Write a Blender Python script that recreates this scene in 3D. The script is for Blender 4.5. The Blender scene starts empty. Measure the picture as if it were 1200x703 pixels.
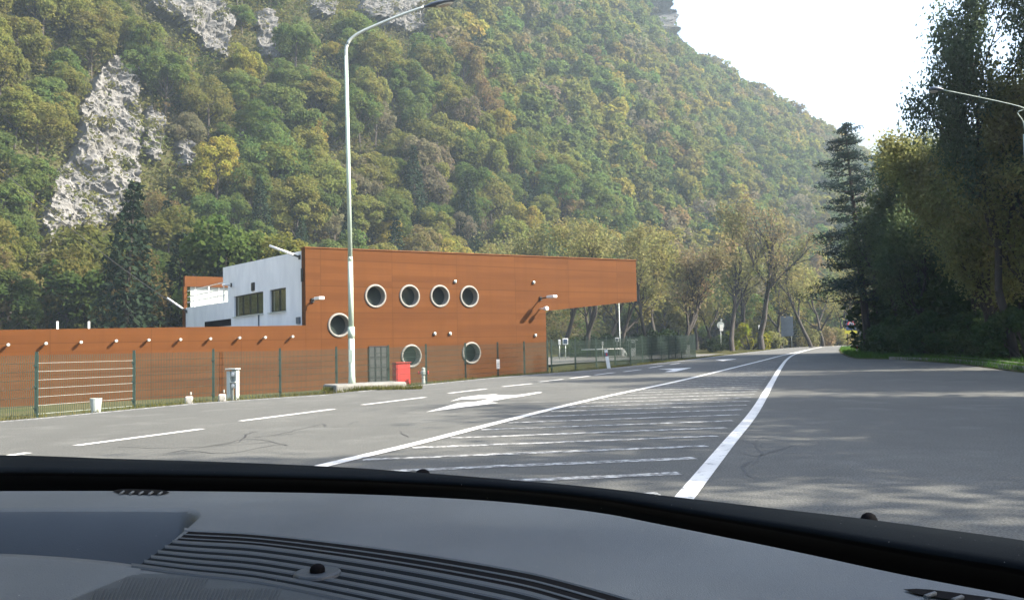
import bpy, bmesh, math, random
import numpy as np
from mathutils import Vector, Matrix, noise

sc = bpy.context.scene
COL = sc.collection
R = math.radians
random.seed(7)

# ------------------------------------------------------------------ camera
EYE = Vector((0, 0, 1.15))
F = 1000.0
cd = bpy.data.cameras.new('camera')
cam = bpy.data.objects.new('camera', cd)
COL.objects.link(cam)
cd.sensor_fit = 'HORIZONTAL'
cd.sensor_width = 36
cd.lens = 36 * F / 1200
cd.clip_start = 0.02
cd.clip_end = 6000
CM = Matrix.Rotation(R(90 + 3.05), 3, 'X') @ Matrix.Rotation(R(-1.26), 3, 'Z')
cam.matrix_world = Matrix.Translation(EYE) @ CM.to_4x4()
sc.camera = cam
CMI = CM.inverted()


def ray(px, py):
    return CM @ Vector(((px - 600) / F, (351.5 - py) / F, -1))


def gp(px, py, z=0.0):
    d = ray(px, py)
    k = (z - EYE.z) / d.z
    return EYE + d * k


def at(px, py, D):
    d = ray(px, py)
    return EYE + d * (D / d.y)


def proj(p):
    q = CMI @ (Vector(p) - EYE)
    if q.z > -0.01:
        return None
    return (600 + F * q.x / -q.z, 351.5 - F * q.y / -q.z)


# ------------------------------------------------------------------ materials
def nodes(name):
    m = bpy.data.materials.new(name)
    m.use_nodes = True
    nt = m.node_tree
    nt.nodes.clear()
    out = nt.nodes.new('ShaderNodeOutputMaterial')
    return m, nt, out


def N(nt, t, **kw):
    n = nt.nodes.new(t)
    for k, v in kw.items():
        if k in n.inputs:
            n.inputs[k].default_value = v
        else:
            setattr(n, k, v)
    return n


def L(nt, a, b):
    nt.links.new(a, b)


def mixc(nt, fac, a, b, blend='MIX'):
    n = nt.nodes.new('ShaderNodeMix')
    n.data_type = 'RGBA'
    n.blend_type = blend
    for i, v in ((0, fac), (6, a), (7, b)):
        if isinstance(v, (int, float)):
            n.inputs[i].default_value = v
        elif isinstance(v, (tuple, list)):
            n.inputs[i].default_value = (*v[:3], 1)
        else:
            L(nt, v, n.inputs[i])
    return n.outputs[2]


def math_(nt, op, a, b=0.0, clamp=False):
    n = nt.nodes.new('ShaderNodeMath')
    n.operation = op
    n.use_clamp = clamp
    for i, v in ((0, a), (1, b)):
        if isinstance(v, (int, float)):
            n.inputs[i].default_value = v
        else:
            L(nt, v, n.inputs[i])
    return n.outputs[0]


def ramp(nt, fac, stops):
    n = nt.nodes.new('ShaderNodeMapRange')
    n.inputs['From Min'].default_value = stops[0]
    n.inputs['From Max'].default_value = stops[1]
    L(nt, fac, n.inputs['Value'])
    return n.outputs['Result']


def coords(nt, scale=(1, 1, 1), kind='Object'):
    tc = nt.nodes.new('ShaderNodeTexCoord')
    mp = nt.nodes.new('ShaderNodeMapping')
    mp.inputs['Scale'].default_value = scale
    L(nt, tc.outputs[kind], mp.inputs['Vector'])
    return mp.outputs['Vector']


def noise_(nt, vec, scale, detail=4, rough=0.55):
    n = nt.nodes.new('ShaderNodeTexNoise')
    n.inputs['Scale'].default_value = scale
    n.inputs['Detail'].default_value = detail
    n.inputs['Roughness'].default_value = rough
    L(nt, vec, n.inputs['Vector'])
    return n.outputs['Fac']


def mat(name, c1, c2=None, scale=4.0, rough=0.6, metal=0.0, bump=0.0, bscale=None, spec=0.5, stretch=(1, 1, 1)):
    """A surface of one colour drifting towards a second one by noise, with a fine bump."""
    m, nt, out = nodes(name)
    b = N(nt, 'ShaderNodeBsdfPrincipled', Roughness=rough, Metallic=metal)
    b.inputs['Specular IOR Level'].default_value = spec
    v = coords(nt, stretch)
    if c2 is None:
        c2 = tuple(x * 0.72 for x in c1)
    f = ramp(nt, noise_(nt, v, scale, 5, 0.6), (0.35, 0.68))
    L(nt, mixc(nt, f, c1, c2), b.inputs['Base Color'])
    if bump:
        bp = N(nt, 'ShaderNodeBump', Strength=bump, Distance=0.02)
        L(nt, noise_(nt, v, bscale or scale * 8, 3), bp.inputs['Height'])
        L(nt, bp.outputs['Normal'], b.inputs['Normal'])
    L(nt, b.outputs[0], out.inputs['Surface'])
    return m


def mat_asphalt(name, a, b_, tint=(1, 1, 1)):
    m, nt, out = nodes(name)
    b = N(nt, 'ShaderNodeBsdfPrincipled', Roughness=0.85)
    b.inputs['Specular IOR Level'].default_value = 0.3
    v = coords(nt)
    big = ramp(nt, noise_(nt, v, 0.22, 5, 0.6), (0.35, 0.65))
    c = mixc(nt, big, a, b_)
    vs = coords(nt, (1.0, 0.12, 1))
    streak = ramp(nt, noise_(nt, vs, 1.3, 4, 0.6), (0.40, 0.75))
    c = mixc(nt, math_(nt, 'MULTIPLY', streak, 0.5), c, tuple(x * 0.66 for x in a))
    mot = ramp(nt, noise_(nt, v, 2.6, 6, 0.7), (0.38, 0.66))
    c = mixc(nt, math_(nt, 'MULTIPLY', mot, 0.45), c, tuple(x * 0.68 for x in a))
    pale = ramp(nt, noise_(nt, v, 0.9, 4, 0.6), (0.54, 0.70))
    c = mixc(nt, math_(nt, 'MULTIPLY', pale, 0.4), c, tuple(x * 1.4 for x in a))
    sp = noise_(nt, v, 55, 3, 0.75)
    c = mixc(nt, 1.0, c, ramp(nt, sp, (0.20, 0.62)), 'MULTIPLY') if False else c
    g = nt.nodes.new('ShaderNodeMapRange')
    g.inputs['From Min'].default_value = 0.3
    g.inputs['From Max'].default_value = 0.7
    g.inputs['To Min'].default_value = 0.35
    g.inputs['To Max'].default_value = 1.65
    L(nt, sp, g.inputs['Value'])
    cc = nt.nodes.new('ShaderNodeVectorMath')
    cc.operation = 'SCALE'
    L(nt, c, cc.inputs[0])
    L(nt, g.outputs[0], cc.inputs['Scale'])
    L(nt, cc.outputs[0], b.inputs['Base Color'])
    bp = N(nt, 'ShaderNodeBump', Strength=0.5, Distance=0.01)
    L(nt, noise_(nt, v, 90, 3), bp.inputs['Height'])
    L(nt, bp.outputs[0], b.inputs['Normal'])
    L(nt, b.outputs[0], out.inputs['Surface'])
    return m


def mat_paint(name, wear_lo, wear_hi, white=(0.78, 0.77, 0.74)):
    m, nt, out = nodes(name)
    b = N(nt, 'ShaderNodeBsdfPrincipled', Roughness=0.7)
    v = coords(nt)
    w = ramp(nt, noise_(nt, v, 9, 6, 0.75), (wear_lo, wear_hi))
    grime = ramp(nt, noise_(nt, v, 1.1, 4, 0.6), (0.3, 0.75))
    wc = mixc(nt, grime, white, tuple(x * 0.72 for x in white))
    L(nt, mixc(nt, w, wc, (0.10, 0.10, 0.095)), b.inputs['Base Color'])
    L(nt, b.outputs[0], out.inputs['Surface'])
    return m


def mat_leaf(name, color=None, var=0.35, trans=0.35, attr=None, nscale=0.6):
    """Leaf colour from the object's own colour (or the given one, or a colour attribute), drifting leaf clump by leaf clump."""
    m, nt, out = nodes(name)
    v = coords(nt)
    if attr:
        a = N(nt, 'ShaderNodeAttribute', attribute_name=attr)
        base = a.outputs['Color']
    elif color is None:
        oi = nt.nodes.new('ShaderNodeObjectInfo')
        base = oi.outputs['Color']
    else:
        rgb = nt.nodes.new('ShaderNodeRGB')
        rgb.outputs[0].default_value = (*color, 1)
        base = rgb.outputs[0]
    f1 = noise_(nt, v, nscale, 3)
    f2 = noise_(nt, v, 7, 2)
    hsv = nt.nodes.new('ShaderNodeHueSaturation')
    mr = nt.nodes.new('ShaderNodeMapRange')
    mr.inputs['From Min'].default_value = 0.3
    mr.inputs['From Max'].default_value = 0.7
    mr.inputs['To Min'].default_value = 0.5 + 0.035
    mr.inputs['To Max'].default_value = 0.5 - 0.035
    L(nt, f1, mr.inputs['Value'])
    L(nt, mr.outputs[0], hsv.inputs['Hue'])
    mv = nt.nodes.new('ShaderNodeMapRange')
    mv.inputs['From Min'].default_value = 0.25
    mv.inputs['From Max'].default_value = 0.75
    mv.inputs['To Min'].default_value = 1 - var
    mv.inputs['To Max'].default_value = 1 + var
    L(nt, f2, mv.inputs['Value'])
    L(nt, mv.outputs[0], hsv.inputs['Value'])
    L(nt, base, hsv.inputs['Color'])
    d = N(nt, 'ShaderNodeBsdfDiffuse', Roughness=0.5)
    t = nt.nodes.new('ShaderNodeBsdfTranslucent')
    L(nt, hsv.outputs[0], d.inputs['Color'])
    L(nt, hsv.outputs[0], t.inputs['Color'])
    mx = N(nt, 'ShaderNodeMixShader', Fac=trans)
    L(nt, d.outputs[0], mx.inputs[1])
    L(nt, t.outputs[0], mx.inputs[2])
    L(nt, mx.outputs[0], out.inputs['Surface'])
    return m


def mat_cladding(name, c1, c2):
    """Sheet cladding: flat horizontal cassettes with fine joints, tall vertical joints far apart, weathered tone."""
    m, nt, out = nodes(name)
    b = N(nt, 'ShaderNodeBsdfPrincipled', Roughness=0.75)
    b.inputs['Specular IOR Level'].default_value = 0.1
    tc = nt.nodes.new('ShaderNodeTexCoord')
    sep = nt.nodes.new('ShaderNodeSeparateXYZ')
    L(nt, tc.outputs['Object'], sep.inputs[0])
    x, z = sep.outputs[0], sep.outputs[2]

    def joint(co, pitch, width):
        f = math_(nt, 'FRACT', math_(nt, 'DIVIDE', math_(nt, 'ADD', co, 200.0), pitch))
        return math_(nt, 'LESS_THAN', f, width / pitch)
    hj = joint(z, 0.30, 0.022)
    hb = joint(z, 1.2, 0.035)
    vj = joint(x, 3.6, 0.035)
    row = math_(nt, 'FLOOR', math_(nt, 'DIVIDE', math_(nt, 'ADD', z, 200.0), 0.30))
    colm = math_(nt, 'FLOOR', math_(nt, 'DIVIDE', math_(nt, 'ADD', x, 200.0), 3.6))
    cmb = nt.nodes.new('ShaderNodeCombineXYZ')
    L(nt, row, cmb.inputs[0])
    L(nt, colm, cmb.inputs[1])
    wn = nt.nodes.new('ShaderNodeTexWhiteNoise')
    wn.noise_dimensions = '2D'
    L(nt, cmb.outputs[0], wn.inputs['Vector'])
    st = ramp(nt, noise_(nt, coords(nt, (0.12, 0.12, 1.6)), 1.1, 5, 0.6), (0.3, 0.7))
    f = math_(nt, 'ADD', math_(nt, 'MULTIPLY', wn.outputs['Value'], 0.35), math_(nt, 'MULTIPLY', st, 0.65))
    c = mixc(nt, f, c1, c2)
    dirt = ramp(nt, noise_(nt, coords(nt, (1.3, 1.3, 0.06)), 1.6, 6, 0.7), (0.46, 0.80))
    c = mixc(nt, math_(nt, 'MULTIPLY', dirt, 0.5), c, tuple(v * 0.62 for v in c1))
    j = math_(nt, 'MAXIMUM', math_(nt, 'MULTIPLY', hj, 0.16), math_(nt, 'MAXIMUM', math_(nt, 'MULTIPLY', hb, 0.5), math_(nt, 'MULTIPLY', vj, 0.4)))
    c = mixc(nt, j, c, tuple(v * 0.35 for v in c1))
    L(nt, c, b.inputs['Base Color'])
    L(nt, b.outputs[0], out.inputs['Surface'])
    return m


M = {}
M['asphalt'] = mat_asphalt('asphalt', (0.110, 0.111, 0.103), (0.084, 0.085, 0.079))
M['asphalt2'] = mat_asphalt('yard asphalt', (0.13, 0.128, 0.12), (0.105, 0.103, 0.098))
M['crack'] = mat('bitumen seal', (0.03, 0.03, 0.032), rough=0.6)
M['paint'] = mat_paint('road paint', 0.55, 0.68, (0.70, 0.69, 0.66))
M['paint_worn'] = mat_paint('worn road paint', 0.38, 0.56, (0.62, 0.62, 0.60))
M['clad'] = mat_cladding('orange cladding', (0.114, 0.042, 0.0105), (0.070, 0.0245, 0.0062))
M['white_wall'] = mat('white plaster', (0.66, 0.68, 0.70), (0.55, 0.57, 0.60), 1.2, 0.8, bump=0.15, bscale=40, stretch=(1, 1, 0.4))
M['ring'] = mat('pale ring frame', (0.21, 0.20, 0.18), (0.16, 0.155, 0.14), 3, 0.6)
M['dark_metal'] = mat('dark metal', (0.03, 0.033, 0.035), rough=0.45, metal=0.3)
M['door'] = mat('dark door', (0.035, 0.038, 0.04), (0.05, 0.052, 0.055), 2, 0.5)
M['fence'] = mat('green fence coat', (0.022, 0.045, 0.036), rough=0.45)
M['wire'] = mat('green wire', (0.018, 0.034, 0.027), rough=0.6, spec=0.2)
M['galv'] = mat('galvanised steel', (0.46, 0.50, 0.47), (0.38, 0.42, 0.40), 3, 0.45, metal=0.25)
M['pole'] = mat('pale green pole paint', (0.42, 0.50, 0.42), (0.36, 0.44, 0.37), 4, 0.5)
M['lamp_dark'] = mat('grey lamp housing', (0.09, 0.11, 0.15), rough=0.5)
M['white'] = mat('white painted metal', (0.75, 0.75, 0.73), (0.62, 0.62, 0.6), 3, 0.45)
M['concrete'] = mat('concrete', (0.36, 0.35, 0.32), (0.28, 0.27, 0.25), 5, 0.9, bump=0.4)
M['kerb'] = mat('kerb stone', (0.20, 0.195, 0.18), (0.13, 0.13, 0.115), 3, 0.9, bump=0.4)
M['red'] = mat('red paint', (0.50, 0.035, 0.03), (0.42, 0.03, 0.03), 3, 0.4)
M['blue'] = mat('blue sign face', (0.03, 0.06, 0.13), rough=0.4)
M['bluegrey'] = mat('grey sign back', (0.10, 0.13, 0.16), (0.08, 0.10, 0.13), 3, 0.5, metal=0.2)
M['yellow'] = mat('yellow sign face', (0.45, 0.42, 0.03), rough=0.5)
M['black'] = mat('black plastic and gap shade', (0.004, 0.004, 0.005), rough=0.8, spec=0.05)
M['cable'] = mat('black cable', (0.03, 0.03, 0.032), rough=0.6)
M['bark'] = mat('bark', (0.045, 0.036, 0.028), (0.025, 0.02, 0.016), 5, 0.9, bump=0.6, stretch=(1, 1, 0.25))
M['bark_grey'] = mat('grey bark', (0.06, 0.05, 0.042), (0.035, 0.03, 0.025), 5, 0.9, bump=0.6, stretch=(1, 1, 0.25))
M['leaf'] = mat_leaf('leaves', trans=0.52)
M['leaf_mass'] = mat_leaf('hillside leaves', attr='tint', nscale=0.15)
M['needle'] = mat_leaf('needles', None, 0.3, 0.15)


def mat_glass_dark():
    m, nt, out = nodes('dark window glass')
    b = N(nt, 'ShaderNodeBsdfPrincipled', Roughness=0.06)
    b.inputs['Specular IOR Level'].default_value = 0.6
    v = coords(nt)
    L(nt, mixc(nt, noise_(nt, v, 1.3, 3), (0.016, 0.023, 0.022), (0.045, 0.055, 0.05)), b.inputs['Base Color'])
    L(nt, b.outputs[0], out.inputs['Surface'])
    return m


M['glass'] = mat_glass_dark()


def mat_warmglass():
    m, nt, out = nodes('reflecting window glass')
    b = N(nt, 'ShaderNodeBsdfPrincipled', Roughness=0.05, Metallic=0.55)
    v = coords(nt)
    L(nt, mixc(nt, noise_(nt, v, 3, 4), (0.22, 0.20, 0.09), (0.12, 0.13, 0.08)), b.inputs['Base Color'])
    L(nt, b.outputs[0], out.inputs['Surface'])
    return m


M['warmglass'] = mat_warmglass()


def mat_ground():
    m, nt, out = nodes('ground')
    b = N(nt, 'ShaderNodeBsdfDiffuse', Roughness=0.8)
    v = coords(nt)
    f = ramp(nt, noise_(nt, v, 0.35, 6, 0.65), (0.35, 0.65))
    c = mixc(nt, f, (0.045, 0.055, 0.020), (0.075, 0.07, 0.034))
    f2 = ramp(nt, noise_(nt, v, 2.2, 5, 0.7), (0.45, 0.72))
    c = mixc(nt, f2, c, (0.085, 0.068, 0.042))
    L(nt, c, b.inputs['Color'])
    bp = N(nt, 'ShaderNodeBump', Strength=0.6, Distance=0.08)
    L(nt, noise_(nt, v, 6, 5, 0.7), bp.inputs['Height'])
    L(nt, bp.outputs[0], b.inputs['Normal'])
    L(nt, b.outputs[0], out.inputs['Surface'])
    return m


M['ground'] = mat_ground()


def mat_rock():
    m, nt, out = nodes('limestone')
    b = N(nt, 'ShaderNodeBsdfDiffuse', Roughness=0.8)
    v = coords(nt, (1, 1, 0.45))
    v2 = coords(nt)
    f = ramp(nt, noise_(nt, v, 0.35, 8, 0.7), (0.30, 0.70))
    c = mixc(nt, f, (0.215, 0.21, 0.20), (0.115, 0.114, 0.11))
    f2 = ramp(nt, noise_(nt, coords(nt, (1, 1, 0.22)), 0.9, 6, 0.7), (0.56, 0.72))
    c = mixc(nt, math_(nt, 'MULTIPLY', f2, 0.7), c, (0.075, 0.075, 0.072))
    f3 = ramp(nt, noise_(nt, v2, 0.22, 6, 0.7), (0.60, 0.74))
    c = mixc(nt, math_(nt, 'MULTIPLY', f3, 0.7), c, (0.16, 0.15, 0.07))
    L(nt, c, b.inputs['Color'])
    bp = N(nt, 'ShaderNodeBump', Strength=0.6, Distance=0.35)
    L(nt, noise_(nt, v, 1.3, 8, 0.75), bp.inputs['Height'])
    L(nt, bp.outputs[0], b.inputs['Normal'])
    L(nt, b.outputs[0], out.inputs['Surface'])
    return m


M['rock'] = mat_rock()


def mat_dash(name, c, rough=0.55, grain=1.0, spec=0.4):
    m, nt, out = nodes(name)
    b = N(nt, 'ShaderNodeBsdfPrincipled', Roughness=rough)
    b.inputs['Specular IOR Level'].default_value = spec
    v = coords(nt)
    f = noise_(nt, v, 900, 2, 0.6)
    dust = ramp(nt, noise_(nt, v, 9, 5, 0.6), (0.35, 0.75))
    c1 = mixc(nt, dust, c, tuple(min(1, x * 1.25) for x in c))
    speck = math_(nt, 'GREATER_THAN', noise_(nt, v, 330, 1), 0.80)
    c1 = mixc(nt, math_(nt, 'MULTIPLY', speck, 0.6), c1, (0.35, 0.34, 0.32))
    L(nt, c1, b.inputs['Base Color'])
    bp = N(nt, 'ShaderNodeBump', Strength=0.35 * grain, Distance=0.001)
    L(nt, f, bp.inputs['Height'])
    L(nt, bp.outputs[0], b.inputs['Normal'])
    L(nt, b.outputs[0], out.inputs['Surface'])
    return m


M['dash'] = mat_dash('dashboard plastic', (0.060, 0.070, 0.078), 0.55, 2.2)
M['dash_dark'] = mat_dash('grille plastic and hollow shade', (0.022, 0.029, 0.037), 0.5)
M['trim'] = mat_dash('screen base plastic', (0.005, 0.007, 0.009), 0.85, 1.0, 0.04)


def mat_clear():
    m, nt, out = nodes('clear windscreen')
    t = nt.nodes.new('ShaderNodeBsdfTransparent')
    t.inputs['Color'].default_value = (1, 1, 1, 1)
    L(nt, t.outputs[0], out.inputs['Surface'])
    return m


M['clear'] = mat_clear()


# ------------------------------------------------------------------ mesh helpers
class MB:
    def __init__(s):
        s.v, s.f, s.sm, s.mi = [], [], [], []

    def add(s, vs, fs, smooth=False, mi=0):
        o = len(s.v)
        s.v += [tuple(v) for v in vs]
        for f in fs:
            s.f.append([i + o for i in f])
            s.sm.append(smooth)
            s.mi.append(mi)

    def box(s, c, size, rz=0.0, mi=0, mtx=None, taper=1.0):
        hx, hy, hz = size[0] / 2, size[1] / 2, size[2] / 2
        vs = []
        for z in (-1, 1):
            k = taper if z > 0 else 1
            for x, y in ((-1, -1), (1, -1), (1, 1), (-1, 1)):
                vs.append(Vector((x * hx * k, y * hy * k, z * hz)))
        rot = mtx if mtx is not None else Matrix.Rotation(rz, 3, 'Z')
        vs = [rot @ v + Vector(c) for v in vs]
        s.add(vs, [(3, 2, 1, 0), (4, 5, 6, 7), (0, 1, 5, 4), (1, 2, 6, 5), (2, 3, 7, 6), (3, 0, 4, 7)], mi=mi)
        return s

    def bbox(s, c, size, bev, rz=0.0, mi=0):
        bm = bmesh.new()
        bmesh.ops.create_cube(bm, size=1)
        bmesh.ops.scale(bm, vec=size, verts=bm.verts)
        bmesh.ops.bevel(bm, geom=bm.edges[:], offset=bev, segments=2, affect='EDGES', profile=0.5)
        bm.verts.ensure_lookup_table()
        rot = Matrix.Rotation(rz, 3, 'Z')
        s.add([rot @ v.co + Vector(c) for v in bm.verts], [[v.index for v in f.verts] for f in bm.faces], mi=mi)
        bm.free()
        return s

    def tube(s, pts, radii, n=8, caps=True, mi=0, smooth=True):
        pts = [Vector(p) for p in pts]
        if isinstance(radii, (int, float)):
            radii = [radii] * len(pts)
        vs, fs = [], []
        for i, p in enumerate(pts):
            a = pts[max(i - 1, 0)]
            b = pts[min(i + 1, len(pts) - 1)]
            t = (b - a).normalized()
            up = Vector((0, 0, 1)) if abs(t.z) < 0.9 else Vector((1, 0, 0))
            x = t.cross(up).normalized()
            y = x.cross(t)
            for k in range(n):
                an = 2 * math.pi * k / n
                vs.append(p + (x * math.cos(an) + y * math.sin(an)) * radii[i])
        for i in range(len(pts) - 1):
            for k in range(n):
                k2 = (k + 1) % n
                fs.append((i * n + k, i * n + k2, (i + 1) * n + k2, (i + 1) * n + k))
        s.add(vs, fs, smooth, mi)
        if caps:
            o = len(s.v) - len(vs)
            s.f.append([o + k for k in range(n)][::-1])
            s.f.append([o + (len(pts) - 1) * n + k for k in range(n)])
            s.sm += [False, False]
            s.mi += [mi, mi]
        return s

    def lathe(s, c, axis, prof, n=24, mi=0, smooth=False):
        """prof: (radius, along axis) points; axis a unit vector."""
        a = Vector(axis).normalized()
        up = Vector((0, 0, 1)) if abs(a.z) < 0.9 else Vector((1, 0, 0))
        x = a.cross(up).normalized()
        y = x.cross(a)
        c = Vector(c)
        vs, fs = [], []
        for r, h in prof:
            for k in range(n):
                an = 2 * math.pi * k / n
                vs.append(c + a * h + (x * math.cos(an) + y * math.sin(an)) * max(r, 1e-4))
        for i in range(len(prof) - 1):
            for k in range(n):
                k2 = (k + 1) % n
                fs.append((i * n + k, (i + 1) * n + k, (i + 1) * n + k2, i * n + k2))
        s.add(vs, fs, smooth, mi)
        return s

    def prism(s, poly, h0, h1, mi=0, tf=lambda p, h: Vector((p[0], p[1], h))):
        n = len(poly)
        vs = [tf(p, h0) for p in poly] + [tf(p, h1) for p in poly]
        fs = [tuple(range(n))[::-1], tuple(range(n, 2 * n))]
        for i in range(n):
            j = (i + 1) % n
            fs.append((i, j, n + j, n + i))
        s.add(vs, fs, mi=mi)
        return s

    def strip(s, pts, w, z, mi=0):
        """A flat painted strip of width w along a polyline on the ground."""
        pts = [Vector((p[0], p[1], 0)) for p in pts]
        vs = []
        for i, p in enumerate(pts):
            t = (pts[min(i + 1, len(pts) - 1)] - pts[max(i - 1, 0)]).normalized()
            nrm = Vector((-t.y, t.x, 0))
            ww = w[i] if isinstance(w, (list, tuple)) else w
            vs += [p + nrm * ww / 2 + Vector((0, 0, z)), p - nrm * ww / 2 + Vector((0, 0, z))]
        s.add(vs, [(2 * i, 2 * i + 1, 2 * i + 3, 2 * i + 2) for i in range(len(pts) - 1)], mi=mi)
        return s

    def build(s, name, mats, parent=None, recalc=True):
        me = bpy.data.meshes.new(name)
        me.from_pydata(s.v, [], s.f)
        if not isinstance(mats, (list, tuple)):
            mats = [mats]
        for m in mats:
            me.materials.append(m)
        me.polygons.foreach_set('use_smooth', s.sm)
        me.polygons.foreach_set('material_index', s.mi)
        if recalc:
            bm = bmesh.new()
            bm.from_mesh(me)
            bmesh.ops.recalc_face_normals(bm, faces=bm.faces)
            bm.to_mesh(me)
            bm.free()
        me.update()
        o = bpy.data.objects.new(name, me)
        COL.objects.link(o)
        if parent is not None:
            o.parent = parent
        return o


def mesh_np(name, V, Q, mats, mi=None, smooth=None):
    me = bpy.data.meshes.new(name)
    nv, nq = len(V), len(Q)
    me.vertices.add(nv)
    me.vertices.foreach_set('co', np.ascontiguousarray(V, dtype=np.float32).ravel())
    me.loops.add(nq * 4)
    me.loops.foreach_set('vertex_index', np.ascontiguousarray(Q, dtype=np.int32).ravel())
    me.polygons.add(nq)
    me.polygons.foreach_set('loop_start', np.arange(0, nq * 4, 4, dtype=np.int32))
    for m in mats:
        me.materials.append(m)
    if mi is not None:
        me.polygons.foreach_set('material_index', np.asarray(mi, dtype=np.int32))
    me.polygons.foreach_set('use_smooth', np.zeros(nq, dtype=bool) if smooth is None else smooth)
    me.update(calc_edges=True)
    return me


def link(name, me, parent=None):
    o = bpy.data.objects.new(name, me)
    COL.objects.link(o)
    if parent is not None:
        o.parent = parent
    return o


def tag(o, label=None, cat=None, group=None, kind=None):
    if label:
        o['label'] = label
    if cat:
        o['category'] = cat
    if group:
        o['group'] = group
    if kind:
        o['kind'] = kind
    return o


def empty(name, loc, rz=0.0):
    o = bpy.data.objects.new(name, None)
    COL.objects.link(o)
    o.location = loc
    o.rotation_euler = (0, 0, rz)
    o.empty_display_size = 0.2
    return o


def dup(root):
    c = root.copy()
    COL.objects.link(c)
    for ch in root.children:
        d = ch.copy()
        COL.objects.link(d)
        d.parent = c
        for g in ch.children:
            e = g.copy()
            COL.objects.link(e)
            e.parent = d
    return c


def lerp(a, b, t):
    return a + (b - a) * t


def sstep(a, b, x):
    t = min(1, max(0, (x - a) / (b - a)))
    return t * t * (3 - 2 * t)


def interp(x, pts):
    if x <= pts[0][0]:
        return pts[0][1]
    for (a, b), (c, d) in zip(pts, pts[1:]):
        if x <= c:
            return b + (d - b) * (x - a) / (c - a)
    return pts[-1][1]


def catmull(pts, n=6):
    pts = [Vector(p) for p in pts]
    out = []
    for i in range(len(pts) - 1):
        p0, p1, p2, p3 = pts[max(i - 1, 0)], pts[i], pts[i + 1], pts[min(i + 2, len(pts) - 1)]
        for k in range(n):
            t = k / n
            out.append(0.5 * ((2 * p1) + (p2 - p0) * t + (2 * p0 - 5 * p1 + 4 * p2 - p3) * t * t + (3 * p1 - p0 - 3 * p2 + p3) * t ** 3))
    out.append(pts[-1])
    return out


# ------------------------------------------------------------------ road outline
left_px = [(0, 493), (60, 488), (230, 472), (385, 461.5), (420, 458), (488, 451), (579, 442), (690, 433.5), (760, 426.5), (808, 421), (868, 413.6), (912, 408.6), (952, 405.4)]
LEFT = [gp(*p) for p in left_px]
d0 = (LEFT[0] - LEFT[2]).normalized()
LEFT = [LEFT[0] + d0 * 30] + LEFT + [Vector((75, 172, 0)), Vector((120, 190, 0)), Vector((200, 205, 0))]
right_px = [(1200, 437), (1126, 427), (1080, 423.5), (1040, 421), (1005, 420.5), (994, 418.5), (985, 414), (982.5, 410.5), (985, 408)]
RIGHT = [gp(*p) for p in right_px]
RIGHT = [Vector((24, -20, 0)), Vector((20.5, 5, 0)), Vector((17.5, 17, 0))] + RIGHT + [Vector((58, 130, 0)), Vector((90, 158, 0)), Vector((130, 174, 0)), Vector((205, 188, 0))]


def poly_dist(p, poly):
    """(distance, side) of a point to a polyline; side > 0 on its left."""
    best, side = 1e9, 0
    for a, b in zip(poly, poly[1:]):
        abx, aby = b.x - a.x, b.y - a.y
        t = ((p[0] - a.x) * abx + (p[1] - a.y) * aby) / (abx * abx + aby * aby)
        t = min(1, max(0, t))
        dx, dy = p[0] - a.x - abx * t, p[1] - a.y - aby * t
        dd = dx * dx + dy * dy
        if dd < best - 1e-9:
            best = dd
            side = abx * dy - aby * dx
    return math.sqrt(best), side


CAP = [(-400, 215), (205, 200), (238, 168), (250, 122), (258, 101), (276, 100), (294, 95), (319, 84), (339, 76), (380, 58), (450, 36), (600, 18), (900, 8), (1500, 5)]


def yard_z(x):
    return lerp(-0.68, -0.18, sstep(-12, 8, x))


def terrain(x, y):
    w = 0.7071 * (y - x) - 76
    if w > 5 and y > 60:
        return hill(x, y, w, -0.1)
    dl, sl = poly_dist((x, y), LEFT)
    dr, sr = poly_dist((x, y), RIGHT)
    on_left = sl > 0
    on_right = sr < 0
    if on_left and not on_right:
        z = lerp(-0.03, yard_z(x) if y < 100 else -0.1, sstep(0.3, 2.6, dl))
    elif on_right:
        ripple = noise.noise((x * 0.15, y * 0.15, 3.3)) * 0.5
        z = 0.03 + (0.12 * sstep(1.5, 3.0, dr)) + sstep(2.5, 26, dr) * (7.0 + ripple * 3)
    else:
        z = -0.22
    if w > 0 and on_left:
        return hill(x, y, w, z)
    return z


def hill(x, y, w, z):
    s = 0.7071 * (x + y)
    if w > 0:
        base = 1.27 * (w - 9 * (1 - math.exp(-w / 9)))
        cap = interp(s, CAP)
        k = 6.0
        h = -k * math.log(math.exp(-min(base, 300) / k) + math.exp(-cap / k))
        nz = noise.noise((x * 0.025, y * 0.025, 1.7)) * 7 + noise.noise((x * 0.07, y * 0.07, 5.1)) * 2.5
        z += max(0, h) + nz * sstep(4, 40, w)
    return z


def grow_axis(lo, hi, flo, fhi, step):
    a = list(np.arange(flo, fhi + 0.01, step))
    s, x = step, flo
    while x > lo:
        s *= 1.13
        x -= s
        a.insert(0, x)
    s, x = step, fhi
    while x < hi:
        s *= 1.13
        x += s
        a.append(x)
    return a


xs = grow_axis(-420, 900, -40, 60, 1.6)
ys = grow_axis(-80, 1250, 0, 130, 1.6)
gv, gf = [], []
for y in ys:
    for x in xs:
        gv.append((x, y, terrain(x, y)))
nx = len(xs)
for j in range(len(ys) - 1):
    for i in range(nx - 1):
        a = j * nx + i
        gf.append((a, a + 1, a + nx + 1, a + nx))
mb = MB()
mb.add(gv, gf, True)
tag(mb.build('ground', M['ground'], recalc=False), kind='structure')


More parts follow.
